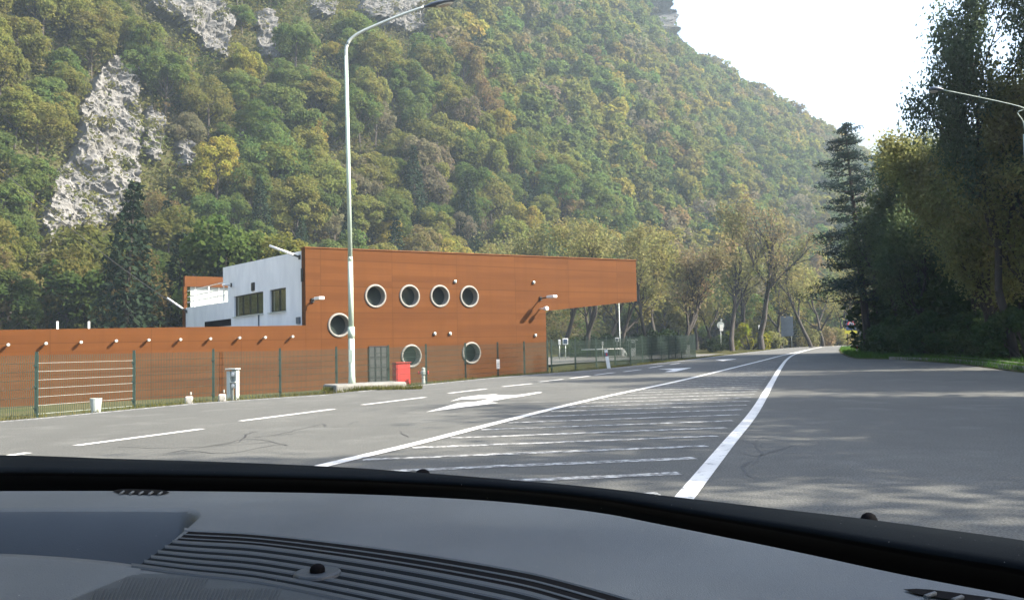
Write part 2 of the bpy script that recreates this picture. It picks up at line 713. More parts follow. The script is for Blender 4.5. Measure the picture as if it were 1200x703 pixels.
def flat_fill(name, poly, z, m):
    bm = bmesh.new()
    vs = [bm.verts.new((p[0], p[1], z)) for p in poly]
    es = [bm.edges.new((vs[i], vs[(i + 1) % len(vs)])) for i in range(len(vs))]
    bmesh.ops.triangle_fill(bm, use_beauty=True, use_dissolve=False, edges=es)
    for f in bm.faces:
        f.normal_update()
        if f.normal.z < 0:
            f.normal_flip()
    me = bpy.data.meshes.new(name)
    bm.to_mesh(me)
    bm.free()
    me.materials.append(m)
    o = link(name, me)
    return o


tag(flat_fill('road', LEFT + RIGHT[::-1], 0.0, M['asphalt']), kind='structure')


# car park surface behind the fence
cp = [gp(600, 434, -0.14) + Vector((2, 9, 0)), Vector((4, 58, 0)), Vector((10, 66, 0)), Vector((20, 74, 0)), Vector((22, 84, 0)), Vector((8, 92, 0)), Vector((-2, 82, 0)), Vector((-2, 66, 0))]
tag(flat_fill('car_park', cp, -0.12, M['asphalt2']), kind='structure')

# ------------------------------------------------------------------ road markings
Z1, Z2 = 0.004, 0.008


def marking(name, build, m):
    b = MB()
    build(b)
    return tag(b.build(name, m, recalc=False), kind='structure')


L1px = [(240, 582), (383, 545), (485, 520.7), (590, 493.8), (695, 468), (800, 445.5), (865, 429.6), (897, 421.6), (913, 417.4), (927, 414.2), (947, 409.8), (963, 406.6)]
R1px = [(700, 711), (760, 636.5), (810, 574), (853.5, 520), (885, 481.5), (904, 449), (915, 430.5), (923, 420.5), (933, 414.5), (948, 409.9), (963, 406.8)]
L1 = catmull([gp(*p) for p in L1px], 6)
R1 = catmull([gp(*p) for p in R1px], 6)
tail = catmull([L1[-1], Vector((72, 160, 0)), Vector((112, 180, 0)), Vector((200, 196, 0))], 6)
marking('lane_line', lambda b: b.strip(L1, 0.17, Z2), M['paint'])
marking('lane_line', lambda b: b.strip(R1, 0.15, Z2), M['paint'])
marking('lane_line', lambda b: b.strip(tail, 0.2, Z1), M['paint'])
EL = catmull([gp(px, py + 1.2) for px, py in left_px[:4]], 5)
EL2 = catmull([gp(px, py + 1.0) for px, py in left_px[4:]], 5)
marking('edge_line', lambda b: b.strip(EL, 0.13, Z1), M['paint_worn'])
marking('edge_line', lambda b: b.strip(EL2, 0.13, Z1), M['paint_worn'])
dash_px = [((-70, 545.5), (33, 530.5)), ((89, 522), (237, 502.5)), ((282, 493.3), (391, 479.3)), ((425, 474.3), (498, 465.4)), ((526, 460.8), (570, 455.6)), ((589, 453), (623, 449.5)),
           ((632, 447.4), (660, 444.3)), ((668, 443.3), (691, 440.5)), ((697, 439.3), (720, 436.5)), ((731, 435.5), (751, 433)), ((761, 431), (777, 428.4)), ((785, 427.2), (797, 425.4))]
for a, b_ in dash_px:
    tag(MB().strip([gp(*a), gp(*b_)], 0.14, Z1).build('lane_dash', M['paint'], recalc=False), kind='structure')


def arrow(polys, ox, oy, s):
    b = MB()
    for k, poly in enumerate(polys):
        pts = [gp(ox + x / s, oy + y / s, 0) for x, y in poly]
        b.add([(p.x, p.y, Z1 + 0.003 * k) for p in pts], [tuple(range(len(pts)))])
    bm = bmesh.new()
    o = b.build('lane_arrow', M['paint'], recalc=False)
    bm.from_mesh(o.data)
    bmesh.ops.triangulate(bm, faces=bm.faces)
    for f in bm.faces:
        f.normal_update()
        if f.normal.z < 0:
            f.normal_flip()
    bm.to_mesh(o.data)
    bm.free()
    tag(o, kind='structure')


arrow([[(65, 267), (330, 192), (480, 182), (700, 133), (850, 122), (1000, 100), (1030, 105), (860, 137), (740, 152), (560, 186), (665, 190), (480, 213)],
       [(265, 180), (360, 147), (500, 130), (665, 118), (610, 128), (690, 129), (800, 128), (740, 146), (480, 160), (360, 163)]], 490, 445, 7.06)
arrow([[(475, 217), (620, 211), (740, 205), (690, 217), (600, 238), (525, 238), (590, 222)]], 700, 400, 6.667)
arrow([[(920, 143), (1090, 136), (1050, 143), (980, 152)]], 700, 400, 6.667)


def x_on(line, y):
    return interp(y, sorted([(p.y, p.x) for p in line]))


hb = MB()
rng = random.Random(3)
yy = 6.05
while yy < 46:
    xl = x_on(L1, yy) + 0.16
    # meet the right-hand line along the stripe's slope
    xr = xl
    for _ in range(8):
        xr = x_on(R1, yy + (xr - xl) * 0.145) - 0.22
    n = 8
    pts = []
    for k in range(n + 1):
        t = k / n
        X = lerp(xl, xr, t)
        pts.append((X, yy + (X - xl) * 0.145 + rng.uniform(-0.01, 0.01)))
    if xr - xl > 0.3:
        hb.strip(pts, [rng.uniform(0.12, 0.17) for _ in pts], Z1)
    yy += 0.93 + yy * 0.004
tag(hb.build('hatching', M['paint_worn'], recalc=False), kind='structure')

# sealed cracks in the asphalt
cb = MB()
for poly in ([(140, 523), (190, 525), (250, 522), (285, 515), (310, 516), (335, 522), (318, 522), (270, 531), (215, 528)],
             [(250, 522), (278, 518), (290, 508), (300, 506)], [(285, 513), (320, 510), (355, 502), (378, 497), (381, 500)], [(320, 511), (345, 508)],
             [(200, 530), (240, 524), (320, 518)], [(408, 497), (420, 494)], [(470, 505), (478, 512)],
             [(885, 545), (890, 530), (884, 518), (895, 512)], [(870, 530), (888, 534), (930, 522)], [(880, 560), (872, 545), (884, 540)]):
    pts = []
    base = catmull([gp(*p) for p in poly], 6)
    for p in base:
        pts.append((p.x + random.uniform(-0.03, 0.03), p.y + random.uniform(-0.03, 0.03)))
    cb.strip(pts, [random.uniform(0.008, 0.022) for _ in pts], 0.003)
tag(cb.build('road_cracks', M['crack'], recalc=False), kind='structure')

# kerb and pavement on the right
kpx = [(1260, 441), (1200, 433.5), (1160, 428), (1120, 424), (1080, 422.2), (1046, 421)]
kerb_pts = [gp(*p) for p in kpx]
kerb_pts = [Vector((20.0, 17, 0)), Vector((18.2, 21, 0))][:0] + kerb_pts
kb = MB()
for a, b_ in zip(kerb_pts, kerb_pts[1:]):
    t = (b_ - a)
    n = max(1, int(t.length / 1.0))
    for k in range(n):
        p = a + t * ((k + 0.5) / n) + Vector((0, 0.25, 0.045))
        kb.box(p, (t.length / n - 0.015, 0.16, 0.17), math.atan2(t.y, t.x))
tag(kb.build('kerb', M['kerb']), kind='structure')
pv = [p + Vector((0.1, 0.42, 0)) for p in kerb_pts[:4]]
pv2 = [p + Vector((0.9, 2.4, 0)) for p in kerb_pts[:4]]
tag(flat_fill('pavement', pv + pv2[::-1], 0.215, M['asphalt']), kind='structure')

# ------------------------------------------------------------------ the orange building
O = Vector((1.8, 45.8, 0))
DV = Vector((0.8141, 0.5807, 0))
BV = Vector((-0.5807, 0.8141, 0))
ANG = math.atan2(DV.y, DV.x)


def wl(px, py, off=0.0):
    d = ray(px, py)
    k = (off - (EYE - O).dot(BV)) / d.dot(BV)
    p = EYE + d * k
    return (p - O).dot(DV), p.z


T0 = wl(358, 340)[0]


def el(px, py, t=T0):
    d = ray(px, py)
    k = (t - (EYE - O).dot(DV)) / d.dot(DV)
    p = EYE + d * k
    return (p - O).dot(BV), p.z


bld = empty('customs_building', O, ANG)
tag(bld, 'long orange clad building with round windows, white end wall and overhanging right end', 'building')
GZ = -1.1
zt_l = wl(358, 290)[1]
t_r, zt_r = wl(745, 305)
_, zs_r = wl(746, 353)
t_m, zs_m = wl(639.5, 364.5)
win_px = [(440, 347), (480, 347), (515.5, 347), (550, 347.5), (397.5, 381), (482, 417), (552.5, 413.5)]
WC = [wl(*p) for p in win_px]
RO, RH = 0.56, 0.475
NS = 32

# front wall with real round openings
bm = bmesh.new()
TH = 0.45
outline = [(T0, GZ), (t_m, GZ), (t_m, zs_m), (t_r, zs_r), (t_r, zt_r), (T0, zt_l)]
loops = [outline] + [[(c[0] + RH * math.cos(2 * math.pi * k / NS), c[1] + RH * math.sin(2 * math.pi * k / NS)) for k in range(NS)] for c in WC]
edges, lv = [], []
for lp in loops:
    vs = [bm.verts.new((p[0], 0, p[1])) for p in lp]
    lv.append(vs)
    edges += [bm.edges.new((vs[i], vs[(i + 1) % len(vs)])) for i in range(len(vs))]
bmesh.ops.triangle_fill(bm, use_beauty=True, use_dissolve=False, edges=edges, normal=(0, -1, 0))
for vs in lv:
    bk = [bm.verts.new((v.co.x, TH, v.co.z)) for v in vs]
    for i in range(len(vs)):
        j = (i + 1) % len(vs)
        bm.faces.new((vs[i], vs[j], bk[j], bk[i]))
bmesh.ops.recalc_face_normals(bm, faces=bm.faces)
me = bpy.data.meshes.new('front_wall')
bm.to_mesh(me)
bm.free()
me.materials.append(M['clad'])
link('front_wall', me, bld)
# back skin of the overhang
b = MB()
b.prism([(t_m + 0.02, zs_m + 0.05), (t_r - 0.03, zs_r + 0.03), (t_r - 0.03, zt_r - 0.03), (t_m + 0.02, lerp(zt_l, zt_r, 0.73) - 0.03)], TH + 0.002, TH + 0.06, tf=lambda p, h: Vector((p[0], h, p[1])))
b.build('overhang_back', M['clad'], bld)
# coping along the roofline
b = MB()
b.prism([(T0 - 0.03, zt_l - 0.02), (t_r + 0.03, zt_r - 0.02), (t_r + 0.03, zt_r + 0.03), (T0 - 0.03, zt_l + 0.03)], -0.04, TH + 0.05, tf=lambda p, h: Vector((p[0], h, p[1])))
b.build('coping', mat('orange coping', (0.14, 0.053, 0.016), rough=0.6, spec=0.15), bld)

for k, c in enumerate(WC):
    fb = MB()
    fb.lathe((c[0], 0, c[1]), (0, 1, 0), [(RH + 0.004, 0.40), (RH - 0.012, 0.40), (RH - 0.012, -0.045), (RH + 0.02, -0.06), (RO - 0.02, -0.05), (RO, -0.02), (RO, 0.002)], 40, smooth=False)
    w = fb.build('round_window', M['ring'], bld)
    pb = MB()
    pb.lathe((c[0], 0.38, c[1]), (0, 1, 0), [(0, 0), (RH - 0.014, 0.0)], 40)
    pb.lathe((c[0], 0.38, c[1]), (0, 1, 0), [(RH - 0.08, -0.03), (RH - 0.014, -0.03), (RH - 0.014, -0.002)], 40)
    pb.build('pane', M['glass'], w)

# body of the tall block, set back from its skins
yb = el(260, 330)[0]
yb2 = el(216.5, 370)[0]
zpar = el(270, 353)[1]
zpar2 = el(218, 360.5)[1]
b = MB()
zc = lerp(zt_l, zt_r, 0.3) - 0.25
b.box(((T0 + 0.3 + t_m - 0.25) / 2, (TH + yb) / 2 + 0.3, (GZ + zc) / 2), (t_m - T0 - 0.6, yb - TH - 0.7, zc - GZ))
b.box(((T0 + 0.3 + t_m - 0.25) / 2, (yb + yb2) / 2, (GZ + 3.2) / 2), (t_m - T0 - 0.6, yb2 - yb, 3.2 - GZ))
b.build('roof', M['concrete'], bld)

# white end wall with openings, then its windows
w1 = [el(273, 347.5), el(307, 342.5), el(307, 367.5), el(273, 371)]
w2 = [el(314.5, 340), el(333.5, 338), el(333.5, 364.5), el(314.5, 366.5)]
bm = bmesh.new()
zte = el(357.5, 292.5)[1]
ztb = el(260.5, 313.5)[1]
outl = [(TH + 0.003, GZ), (yb2, GZ), (yb2, zpar2), (yb - 0.9, zpar), (yb - 0.9, 4.9), (yb, 4.9), (yb, ztb), (TH + 0.003, zte)]
w1r = [(w1[1][0], w1[3][1]), (w1[0][0], w1[3][1]), (w1[0][0], w1[0][1]), (w1[1][0], w1[1][1])]
w1m = (w1[2][1] + w1[3][1]) / 2
hole1 = [(w1[1][0], w1m), (w1[0][0], w1m), (w1[0][0], w1[0][1]), (w1[1][0], w1[0][1])]
hole2 = [(w2[1][0], w2[3][1]), (w2[0][0], w2[3][1]), (w2[0][0], w2[0][1]), (w2[1][0], w2[0][1])]
edges, lv = [], []
for lp in (outl, hole1, hole2):
    vs = [bm.verts.new((T0 + 0.06, p[0], p[1])) for p in lp]
    lv.append(vs)
    edges += [bm.edges.new((vs[i], vs[(i + 1) % len(vs)])) for i in range(len(vs))]
bmesh.ops.triangle_fill(bm, use_beauty=True, use_dissolve=False, edges=edges, normal=(-1, 0, 0))
for vs in lv:
    bk = [bm.verts.new((T0 + 0.30, v.co.y, v.co.z)) for v in vs]
    for i in range(len(vs)):
        j = (i + 1) % len(vs)
        bm.faces.new((vs[i], vs[j], bk[j], bk[i]))
bmesh.ops.recalc_face_normals(bm, faces=bm.faces)
me = bpy.data.meshes.new('end_wall')
bm.to_mesh(me)
bm.free()
me.materials.append(M['white_wall'])
link('end_wall', me, bld)
for hole, npan in ((hole1, 4), (hole2, 2)):
    y0, y1 = hole[0][0], hole[1][0]
    z0, z1 = hole[0][1], hole[2][1]
    fb = MB()
    for k in range(npan + 1):
        fb.box((T0 + 0.19, lerp(y0 + 0.03, y1 - 0.03, k / npan), (z0 + z1) / 2), (0.08, 0.06, z1 - z0 - 0.002))
    for z in (z0 + 0.03, z1 - 0.03):
        fb.box((T0 + 0.192, (y0 + y1) / 2, z), (0.075, y1 - y0 - 0.004, 0.055))
    w = fb.build('window', M['dark_metal'], bld)
    MB().box((T0 + 0.205, (y0 + y1) / 2, (z0 + z1) / 2), (0.02, y1 - y0 - 0.02, z1 - z0 - 0.02)).build('pane', M['warmglass'], w)
    MB().box((T0 + 0.02, (y0 + y1) / 2, z0 - 0.03), (0.14, y1 - y0 + 0.1, 0.05)).build('sill', M['galv'], w)
# small vent, louvre, dark slot, drain stain pipe on the end wall
y, z = el(296, 336)
b = MB()
b.box((T0 + 0.03, y, z), (0.1, 0.36, 0.42))
for k in range(4):
    b.box((T0 - 0.03, y, z - 0.14 + 0.09 * k), (0.03, 0.3, 0.03))
b.build('wall_vent', M['dark_metal'], bld)
y, z = el(349, 375.5)
MB().box((T0 + 0.03, y, z), (0.1, 0.38, 0.3)).build('louvre', M['bluegrey'], bld)
ya, yc = el(240, 378)[0], el(269.5, 378)[0]
MB().box((T0 + 0.04, (ya + yc) / 2, el(255, 379)[1]), (0.1, abs(ya - yc), 0.36)).build('dark_opening', M['black'], bld)
y, z = el(302.5, 374)
MB().box((T0 + 0.03, y, z - 0.1), (0.07, 0.05, 0.8)).build('drain_pipe', M['bluegrey'], bld)
y, z = el(356, 322)
MB().box((T0 + 0.02, TH - 0.1, z), (0.12, 0.2, 0.6)).build('cable_box', M['dark_metal'], bld)
# flood lights on arms off the end wall
for (pa, pb_) in (((350, 301.5), (316, 288)), ((270, 334), (261, 333.5)), ((218, 365), (196, 349))):
    y, z = el(*pa)
    a = Vector((T0 + 0.06, y, z))
    y2, z2 = el(pb_[0], pb_[1], T0 - 0.9)
    e = Vector((T0 - 0.9, y2, z2))
    b = MB()
    b.tube([a, a.lerp(e, 0.2)], 0.045, 8)
    b.tube([a.lerp(e, 0.2), e], [0.06, 0.05], 8, mi=1)
    b.box(a, (0.1, 0.16, 0.2))
    b.build('tube_light', [M['dark_metal'], M['white']], bld)
# terrace rail, glazed band and the orange back wall above it
b = MB()
for px in (224.5, 241, 258.5):
    y = el(px, 355)[0]
    b.box((T0 + 0.18, y, zpar2 + 0.55), (0.06, 0.06, 1.1))
y0, y1 = yb + 0.05, yb2 - 0.02
for h in (0.35, 0.7, 1.08):
    b.box((T0 + 0.18, (y0 + y1) / 2, zpar2 + h), (0.045, y1 - y0, 0.045))
b.build('terrace_rail', M['white'], bld)
d_ = yb2
tA, zA = wl(216.5, 323.5, d_)
tB = t_m - 1.5
zb_ = wl(230, 336, d_)[1]
MB().box(((tA + tB) / 2, d_ + 0.2, (zA + zb_) / 2), (tB - tA, 0.4, zA - zb_)).build('back_wall', M['clad'], bld)
b = MB()
b.box((tA + 0.05, d_ + 0.2, (zb_ + 1.0) / 2), (0.2, 0.35, zb_ - 1.0))
b.build('corner_post', M['clad'], bld)
b = MB()
b.box(((tA + tB) / 2 + 0.2, d_ + 0.25, (zb_ + zpar2) / 2 - 0.3), (tB - tA - 0.4, 0.1, zb_ - zpar2 + 1.4))
for k in range(9):
    b.box((tA + 0.7 + k * 1.5, d_ + 0.17, (zb_ + zpar2) / 2), (0.06, 0.06, zb_ - zpar2 + 0.8), mi=1)
b.build('terrace_glazing', [mat('pale glazing', (0.26, 0.29, 0.285), (0.36, 0.39, 0.38), 1.5, 0.35), M['white']], bld)

# low wing to the left
zw_r = wl(357, 381.2)[1]
zw_l = wl(0, 386.5)[1]
tl = -52.0
tz0 = wl(0, 386.5)[0]
zw_ll = zw_r + (zw_l - zw_r) * (tl - T0) / (tz0 - T0)
b = MB()
b.prism([(tl, GZ), (T0 - 0.004, GZ), (T0 - 0.004, zw_r), (tl, zw_ll)], 0.0, 0.3, tf=lambda p, h: Vector((p[0], h, p[1])))
b.build('low_wall', M['clad'], bld)
b = MB()
b.box(((tl + T0) / 2, 7, (GZ + 1.7) / 2), (T0 - tl - 0.4, 13, 1.7 - GZ))
b.build('low_roof', M['concrete'], bld)
for px in (68, 105):
    t, z = wl(px, 381)
    MB().box((t, 0.16, z), (0.07, 0.07, 0.3)).build('roof_stub', M['white'], bld)
# bullet lights along the low wing
for p in [(9, 404), (53, 402.5), (94, 401), (135, 399.5), (173, 398.5), (210, 398), (245, 397), (279, 396), (309, 395.5), (341, 394.5)]:
    t, z = wl(*p)
    b = MB()
    b.lathe((t, 0, z), (0, -1, 0), [(0.025, 0.0), (0.025, 0.1), (0.05, 0.11), (0.055, 0.14), (0.055, 0.25), (0.0, 0.26)], 12)
    b.build('bullet_light', M['galv'], bld)
for p in [(533, 330), (625, 331), (509, 391), (527, 391), (627, 393)]:
    t, z = wl(*p)
    b = MB()
    b.bbox((t, -0.04, z), (0.13, 0.08, 0.14), 0.015)
    b.lathe((t, -0.08, z), (0, -1, 0), [(0.04, 0), (0.04, 0.03), (0.0, 0.045)], 10)
    b.build('wall_fitting', M['galv'], bld)
# lamp heads on short arms
for p, ln in (((366, 352), 0.75), ((633, 350), 1.25)):
    t, z = wl(*p)
    b = MB()
    b.box((t, -0.04, z), (0.12, 0.08, 0.2))
    b.tube([(t, -0.05, z), (t + 0.02, -ln * 0.55, z + 0.04)], 0.035, 8)
    b.bbox((t + 0.03, -ln * 0.55 - 0.28, z + 0.05), (0.26, 0.62, 0.14), 0.03, mi=1)
    b.build('flood_lamp', [M['dark_metal'], M['white']], bld)
t, z = wl(632.5, 362)
b = MB()
b.tube([(t, 0, z), (t, -0.45, z)], 0.03, 8)
b.lathe((t, -0.45, z), (0, -1, 0), [(0.03, -0.02), (0.11, 0), (0.11, 0.2), (0.0, 0.22)], 12)
b.build('bullet_lamp', [M['white']], bld)
# door
t0, z1 = wl(432.5, 405.5)
t1 = wl(453, 405)[0]
b = MB()
b.box(((t0 + t1) / 2, -0.012, (z1 + GZ) / 2), (t1 - t0, 0.05, z1 - GZ))
dr = b.build('door', M['door'], bld)
b = MB()
w_ = t1 - t0
for k in range(4):
    b.box((lerp(t0, t1, k / 3), -0.045, (z1 + GZ) / 2), (0.05, 0.03, z1 - GZ))
for k in range(5):
    b.box(((t0 + t1) / 2, -0.043, z1 - 0.03 - k * 0.48), (w_ + 0.05, 0.025, 0.045))
b.build('door_grid', M['dark_metal'], dr)

# ------------------------------------------------------------------ fences
HZ = lambda x: 404.7 - 0.022 * (x - 600)


def wire_panel(mb, a, b, za, zb, h, bright=False):
    """Welded wire panel from a to b (feet at za, zb)."""
    d = Vector((b.x - a.x, b.y - a.y, 0))
    ln = d.length
    d.normalize()
    n = Vector((-d.y, d.x, 0)) * 0.003
    r = 0.0085
    nv = max(4, int(ln / 0.05))
    for k in range(nv + 1):
        s = k / nv
        p = Vector((lerp(a.x, b.x, s), lerp(a.y, b.y, s), lerp(za, zb, s)))
        q = p + Vector((0, 0, h))
        vs = []
        for base in (p + Vector((0, 0, 0.05)), q):
            vs += [base - d * r - n, base + d * r - n, base + n]
        mb.add(vs, [(0, 1, 4, 3), (1, 2, 5, 4), (2, 0, 3, 5)])
    k = 0
    zz = 0.06
    while zz < h:
        for off in (-1, 1):
            A = Vector((a.x, a.y, za + zz)) + n * off * 2.2
            B = Vector((b.x, b.y, zb + zz)) + n * off * 2.2
            rr = 0.0058
            up = Vector((0, 0, rr))
            nn = n.normalized() * rr
            if bright:
                up, nn = up * 0.65, nn * 0.65
            mb.add([A - up, A + nn, A + up, A - nn, B - up, B + nn, B + up, B - nn], [(0, 1, 5, 4), (1, 2, 6, 5), (2, 3, 7, 6), (3, 0, 4, 7)], mi=1 if bright else 0)  # bright panel: sun glint put into a paler wire colour
        zz += 0.2


def fence(name, label, posts, hgt=1.85, group=None, glint_panel=-1):
    root = empty(name, (posts[0][0].x, posts[0][0].y, 0))
    tag(root, label, 'fence', group)
    off = Vector(root.location)
    for i, (p, ztop) in enumerate(posts):
        q = p - off
        b = MB()
        b.box((q.x, q.y, ztop - hgt / 2 + 0.03 - 0.15), (0.06, 0.06, hgt + 0.36), 0.3)
        b.box((q.x, q.y, ztop + 0.07), (0.07, 0.07, 0.02), 0.3)
        for z in (0.1, 0.6, 1.1, 1.6):
            b.box((q.x, q.y - 0.035, ztop - hgt + z), (0.09, 0.03, 0.05), 0.3)
        b.build('post', M['fence'], root)
        if i < len(posts) - 1:
            p2, z2 = posts[i + 1]
            b = MB()
            wire_panel(b, q, p2 - off, ztop - hgt, z2 - hgt, hgt, bright=(i == glint_panel))
            b.build('wire_panel', [M['wire'], M['galv']], root, recalc=False)  # galv here is the paler wire colour that stands for sun glint
    return root


def fpost(px, ytop, D):
    p = at(px, ytop, D)
    return (Vector((p.x, p.y, 0)), p.z)


fp = []
base_px = [(-70, 419.5, 495), (-30, 418, 491.5), (43, 416, 485), (157, 414, 475), (250, 412, 467.5), (328, 411, 462), (394, 409, 457.5), (455, 407, 453), (499, 405.5, 449.5), (545, 404, 446), (583, 403, 443), (614, 402, 440.5), (641, 400.5, 438)]
for px, yt, yb_ in base_px:
    g = gp(px, yb_)
    fp.append(fpost(px, yt, g.y * 1.19))
fence('wire_fence', 'dark green welded wire fence along the verge before the orange wall', fp, glint_panel=2)
fp2 = []
for px, yt, yb_ in [(645.6, 399.5, 437), (673.6, 398.8, 435), (698, 398, 432.5), (720, 397, 430.3), (738, 396, 428), (752, 395, 426), (763, 394.6, 424.5), (774, 394, 423.2), (783, 393.6, 422), (791, 393.3, 421), (798, 393, 420.2), (814, 392.3, 418.6)]:
    g = gp(px, yb_)
    fp2.append(fpost(px, yt, g.y * 1.12))
last = fp2[-1]
for k in range(1, 6):
    q = last[0] + Vector((-1.6 * k, 1.9 * k, 0))
    fp2.append((q, last[1] + 0.02))
fence('wire_fence', 'dark green welded wire fence enclosing the car park right of the building', fp2)

# ------------------------------------------------------------------ street lamps
D_L = 24.6
foot = at(412.3, 449, D_L)
lamp = empty('street_lamp', (foot.x, foot.y, 0))
tag(lamp, 'tall pale green lamp post on a concrete island before the orange building', 'street lamp')


def rel(p):
    return Vector(p) - Vector((foot.x, foot.y, 0))


b = MB()
z378, z304, z65 = at(410, 384, D_L).z, at(409, 304, D_L).z, at(405.5, 66, D_L).z
zf = 0.1
tl_ = at(405.5, 66, D_L)
vx = (tl_.x - foot.x) * 0.2
b.tube([(0, 0, zf), (0, 0, zf + 0.3), (0, 0, z378)], [0.11, 0.092, 0.088], 16)
b.tube([(0, 0, z378 - 0.3), (0, 0, z378 + 0.02)], 0.10, 16)
b.tube([(0, 0, z378), (vx * 0.3, 0, z304)], [0.078, 0.072], 16)
b.tube([(vx * 0.3, 0, z304 - 0.05), (vx * 0.3, 0, z304 + 0.1)], [0.080, 0.062], 16)
b.tube([(vx * 0.3, 0, z304), rel(tl_)], [0.066, 0.052], 14)
b.box((0.0, -0.11, 0.95), (0.1, 0.03, 0.35))
b.build('pole', M['pole'], lamp)
arm = [(405.5, 67), (405.6, 58), (407.5, 51), (413, 44.5), (424, 37.5), (450, 26), (474, 16.5), (497, 8.5)]
apts = catmull([rel(at(px, py, D_L)) for px, py in arm], 4)
MB().tube(apts, [lerp(0.05, 0.04, i / len(apts)) for i in range(len(apts))], 12).build('arm', M['galv'], lamp)


def lamp_head(parent, a, e, m, glass):
    a, e = Vector(a), Vector(e)
    d = (e - a).normalized()
    ln = (e - a).length
    side = d.cross(Vector((0, 0, 1))).normalized()
    up = side.cross(d)
    b = MB()
    secs = [(0.0, 0.04, 0.04), (0.12, 0.06, 0.05), (0.25, 0.11, 0.08), (0.5, 0.15, 0.09), (0.8, 0.14, 0.085), (0.95, 0.10, 0.06), (1.0, 0.04, 0.03)]
    vs, fs = [], []
    n = 14
    for t, w, h in secs:
        for k in range(n):
            an = 2 * math.pi * k / n
            vs.append(a + d * ln * t + side * w * math.cos(an) + up * h * math.sin(an) * (1 if math.sin(an) > 0 else 0.55))
    for i in range(len(secs) - 1):
        for k in range(n):
            k2 = (k + 1) % n
            fs.append((i * n + k, i * n + k2, (i + 1) * n + k2, (i + 1) * n + k))
    b.add(vs, fs, True)
    b.add(vs[-n:], [tuple(range(n))])
    hd = b.build('lamp_head', m, parent)
    b = MB()
    c = a + d * ln * 0.66 - up * 0.06
    vs = []
    for k in range(n):
        an = 2 * math.pi * k / n
        vs.append(c + d * 0.26 * ln / 0.9 * math.cos(an) + side * 0.12 * math.sin(an))
    vs2 = [v - up * 0.035 + (c - v) * 0.25 for v in vs]
    b.add(vs + vs2, [tuple(range(n, 2 * n))] + [(k, (k + 1) % n, n + (k + 1) % n, n + k) for k in range(n)])
    b.build('lens', glass, hd)


lens_m = mat('lamp lens', (0.55, 0.53, 0.48), rough=0.2)
lamp_head(lamp, rel(at(496, 9, D_L)), rel(at(533, 0.5, D_L)), M['lamp_dark'], lens_m)

isl = MB()
c0, c1 = at(386, 456, 24.0), at(468, 450, 25.2)
ang = math.atan2(c1.y - c0.y, c1.x - c0.x)
cc = (c0 + c1) / 2
isl.bbox((cc.x, cc.y, 0.02), ((c1 - c0).length, 1.0, 0.30), 0.05, ang)
tag(isl.build('lamp_island', M['kerb']), 'long low concrete plinth under the tall pale lamp post', 'plinth')

# lamp on the right, its pole just out of the picture
D2 = 27.0
b0 = at(1216, 432, D2)
lamp2 = empty('street_lamp', (b0.x, b0.y, 0.1))
tag(lamp2, 'lamp reaching in over the trees on the right, dark head on thin pale arm', 'street lamp')
o2 = Vector((b0.x, b0.y, 0.1))
e1 = at(1195, 125, D2) - o2
e2 = at(1105, 105.5, D2) - o2
e3 = at(1086, 105, D2) - o2
b = MB()
b.tube([(0, 0, 0), (0, 0, 0.3), (0, 0, e1.z - 0.9)], [0.12, 0.1, 0.055], 14)
b.build('pole', M['pole'], lamp2)
apts = catmull([(0, 0, e1.z - 0.92), (-0.03, 0, e1.z - 0.5), (-0.2, 0, e1.z - 0.2), e1, e2], 6)
MB().tube(apts, 0.015, 10).build('arm', M['pole'], lamp2)
lamp_head(lamp2, e2, e2 + (e3 - e2) * 0.85, M['lamp_dark'], lens_m)

# overhead cable to the far block
A = at(-60, 145, 36)
B = at(214, 363, 52.5)
pts = []
for k in range(21):
    t = k / 20
    p = A.lerp(B, t)
    p.z -= 1.6 * 4 * t * (1 - t) * 0.25
    pts.append(p)
cbl = MB().tube([p - A for p in pts], 0.018, 6).build('overhead_cable', M['cable'])
cbl.location = A
tag(cbl, 'thin overhead cable sloping down to the white building from the left', 'cable')

# ------------------------------------------------------------------ small street things
def thing_mesh(name, mb, m, loc, label, cat, group=None, rz=0.0):
    o = mb.build(name, m)
    o.location = loc
    o.rotation_euler = (0, 0, rz)
    return tag(o, label, cat, group)


g = gp(102.5, 483)
b = MB()
b.lathe((0, 0, 0), (0, 0, 1), [(0.0, -0.05), (0.085, -0.05), (0.115, 0.26), (0.12, 0.28), (0.105, 0.28), (0.085, 0.05), (0.0, 0.05)], 18)
thing_mesh('bucket', b, M['galv'], (g.x, g.y * 1.02, -0.02), 'pale grey bucket standing on the verge left of the pale stones', 'bucket')
for px, py, lab in ((220.5, 472, 'pale marker stone on the verge farther from the grey meter pedestal'), (259.5, 469, 'pale marker stone right beside the grey meter pedestal')):
    g = gp(px, py)
    b = MB()
    b.bbox((0, 0, 0.05), (0.17, 0.15, 0.24), 0.03)
    b.lathe((0.04, 0, 0.2), (0, 0, 1), [(0.02, 0), (0.02, 0.06), (0, 0.07)], 8)
    thing_mesh('marker_stone', b, M['concrete'], (g.x, g.y + 0.05, -0.02), lab, 'stone', 'pale marker stones', 0.3)

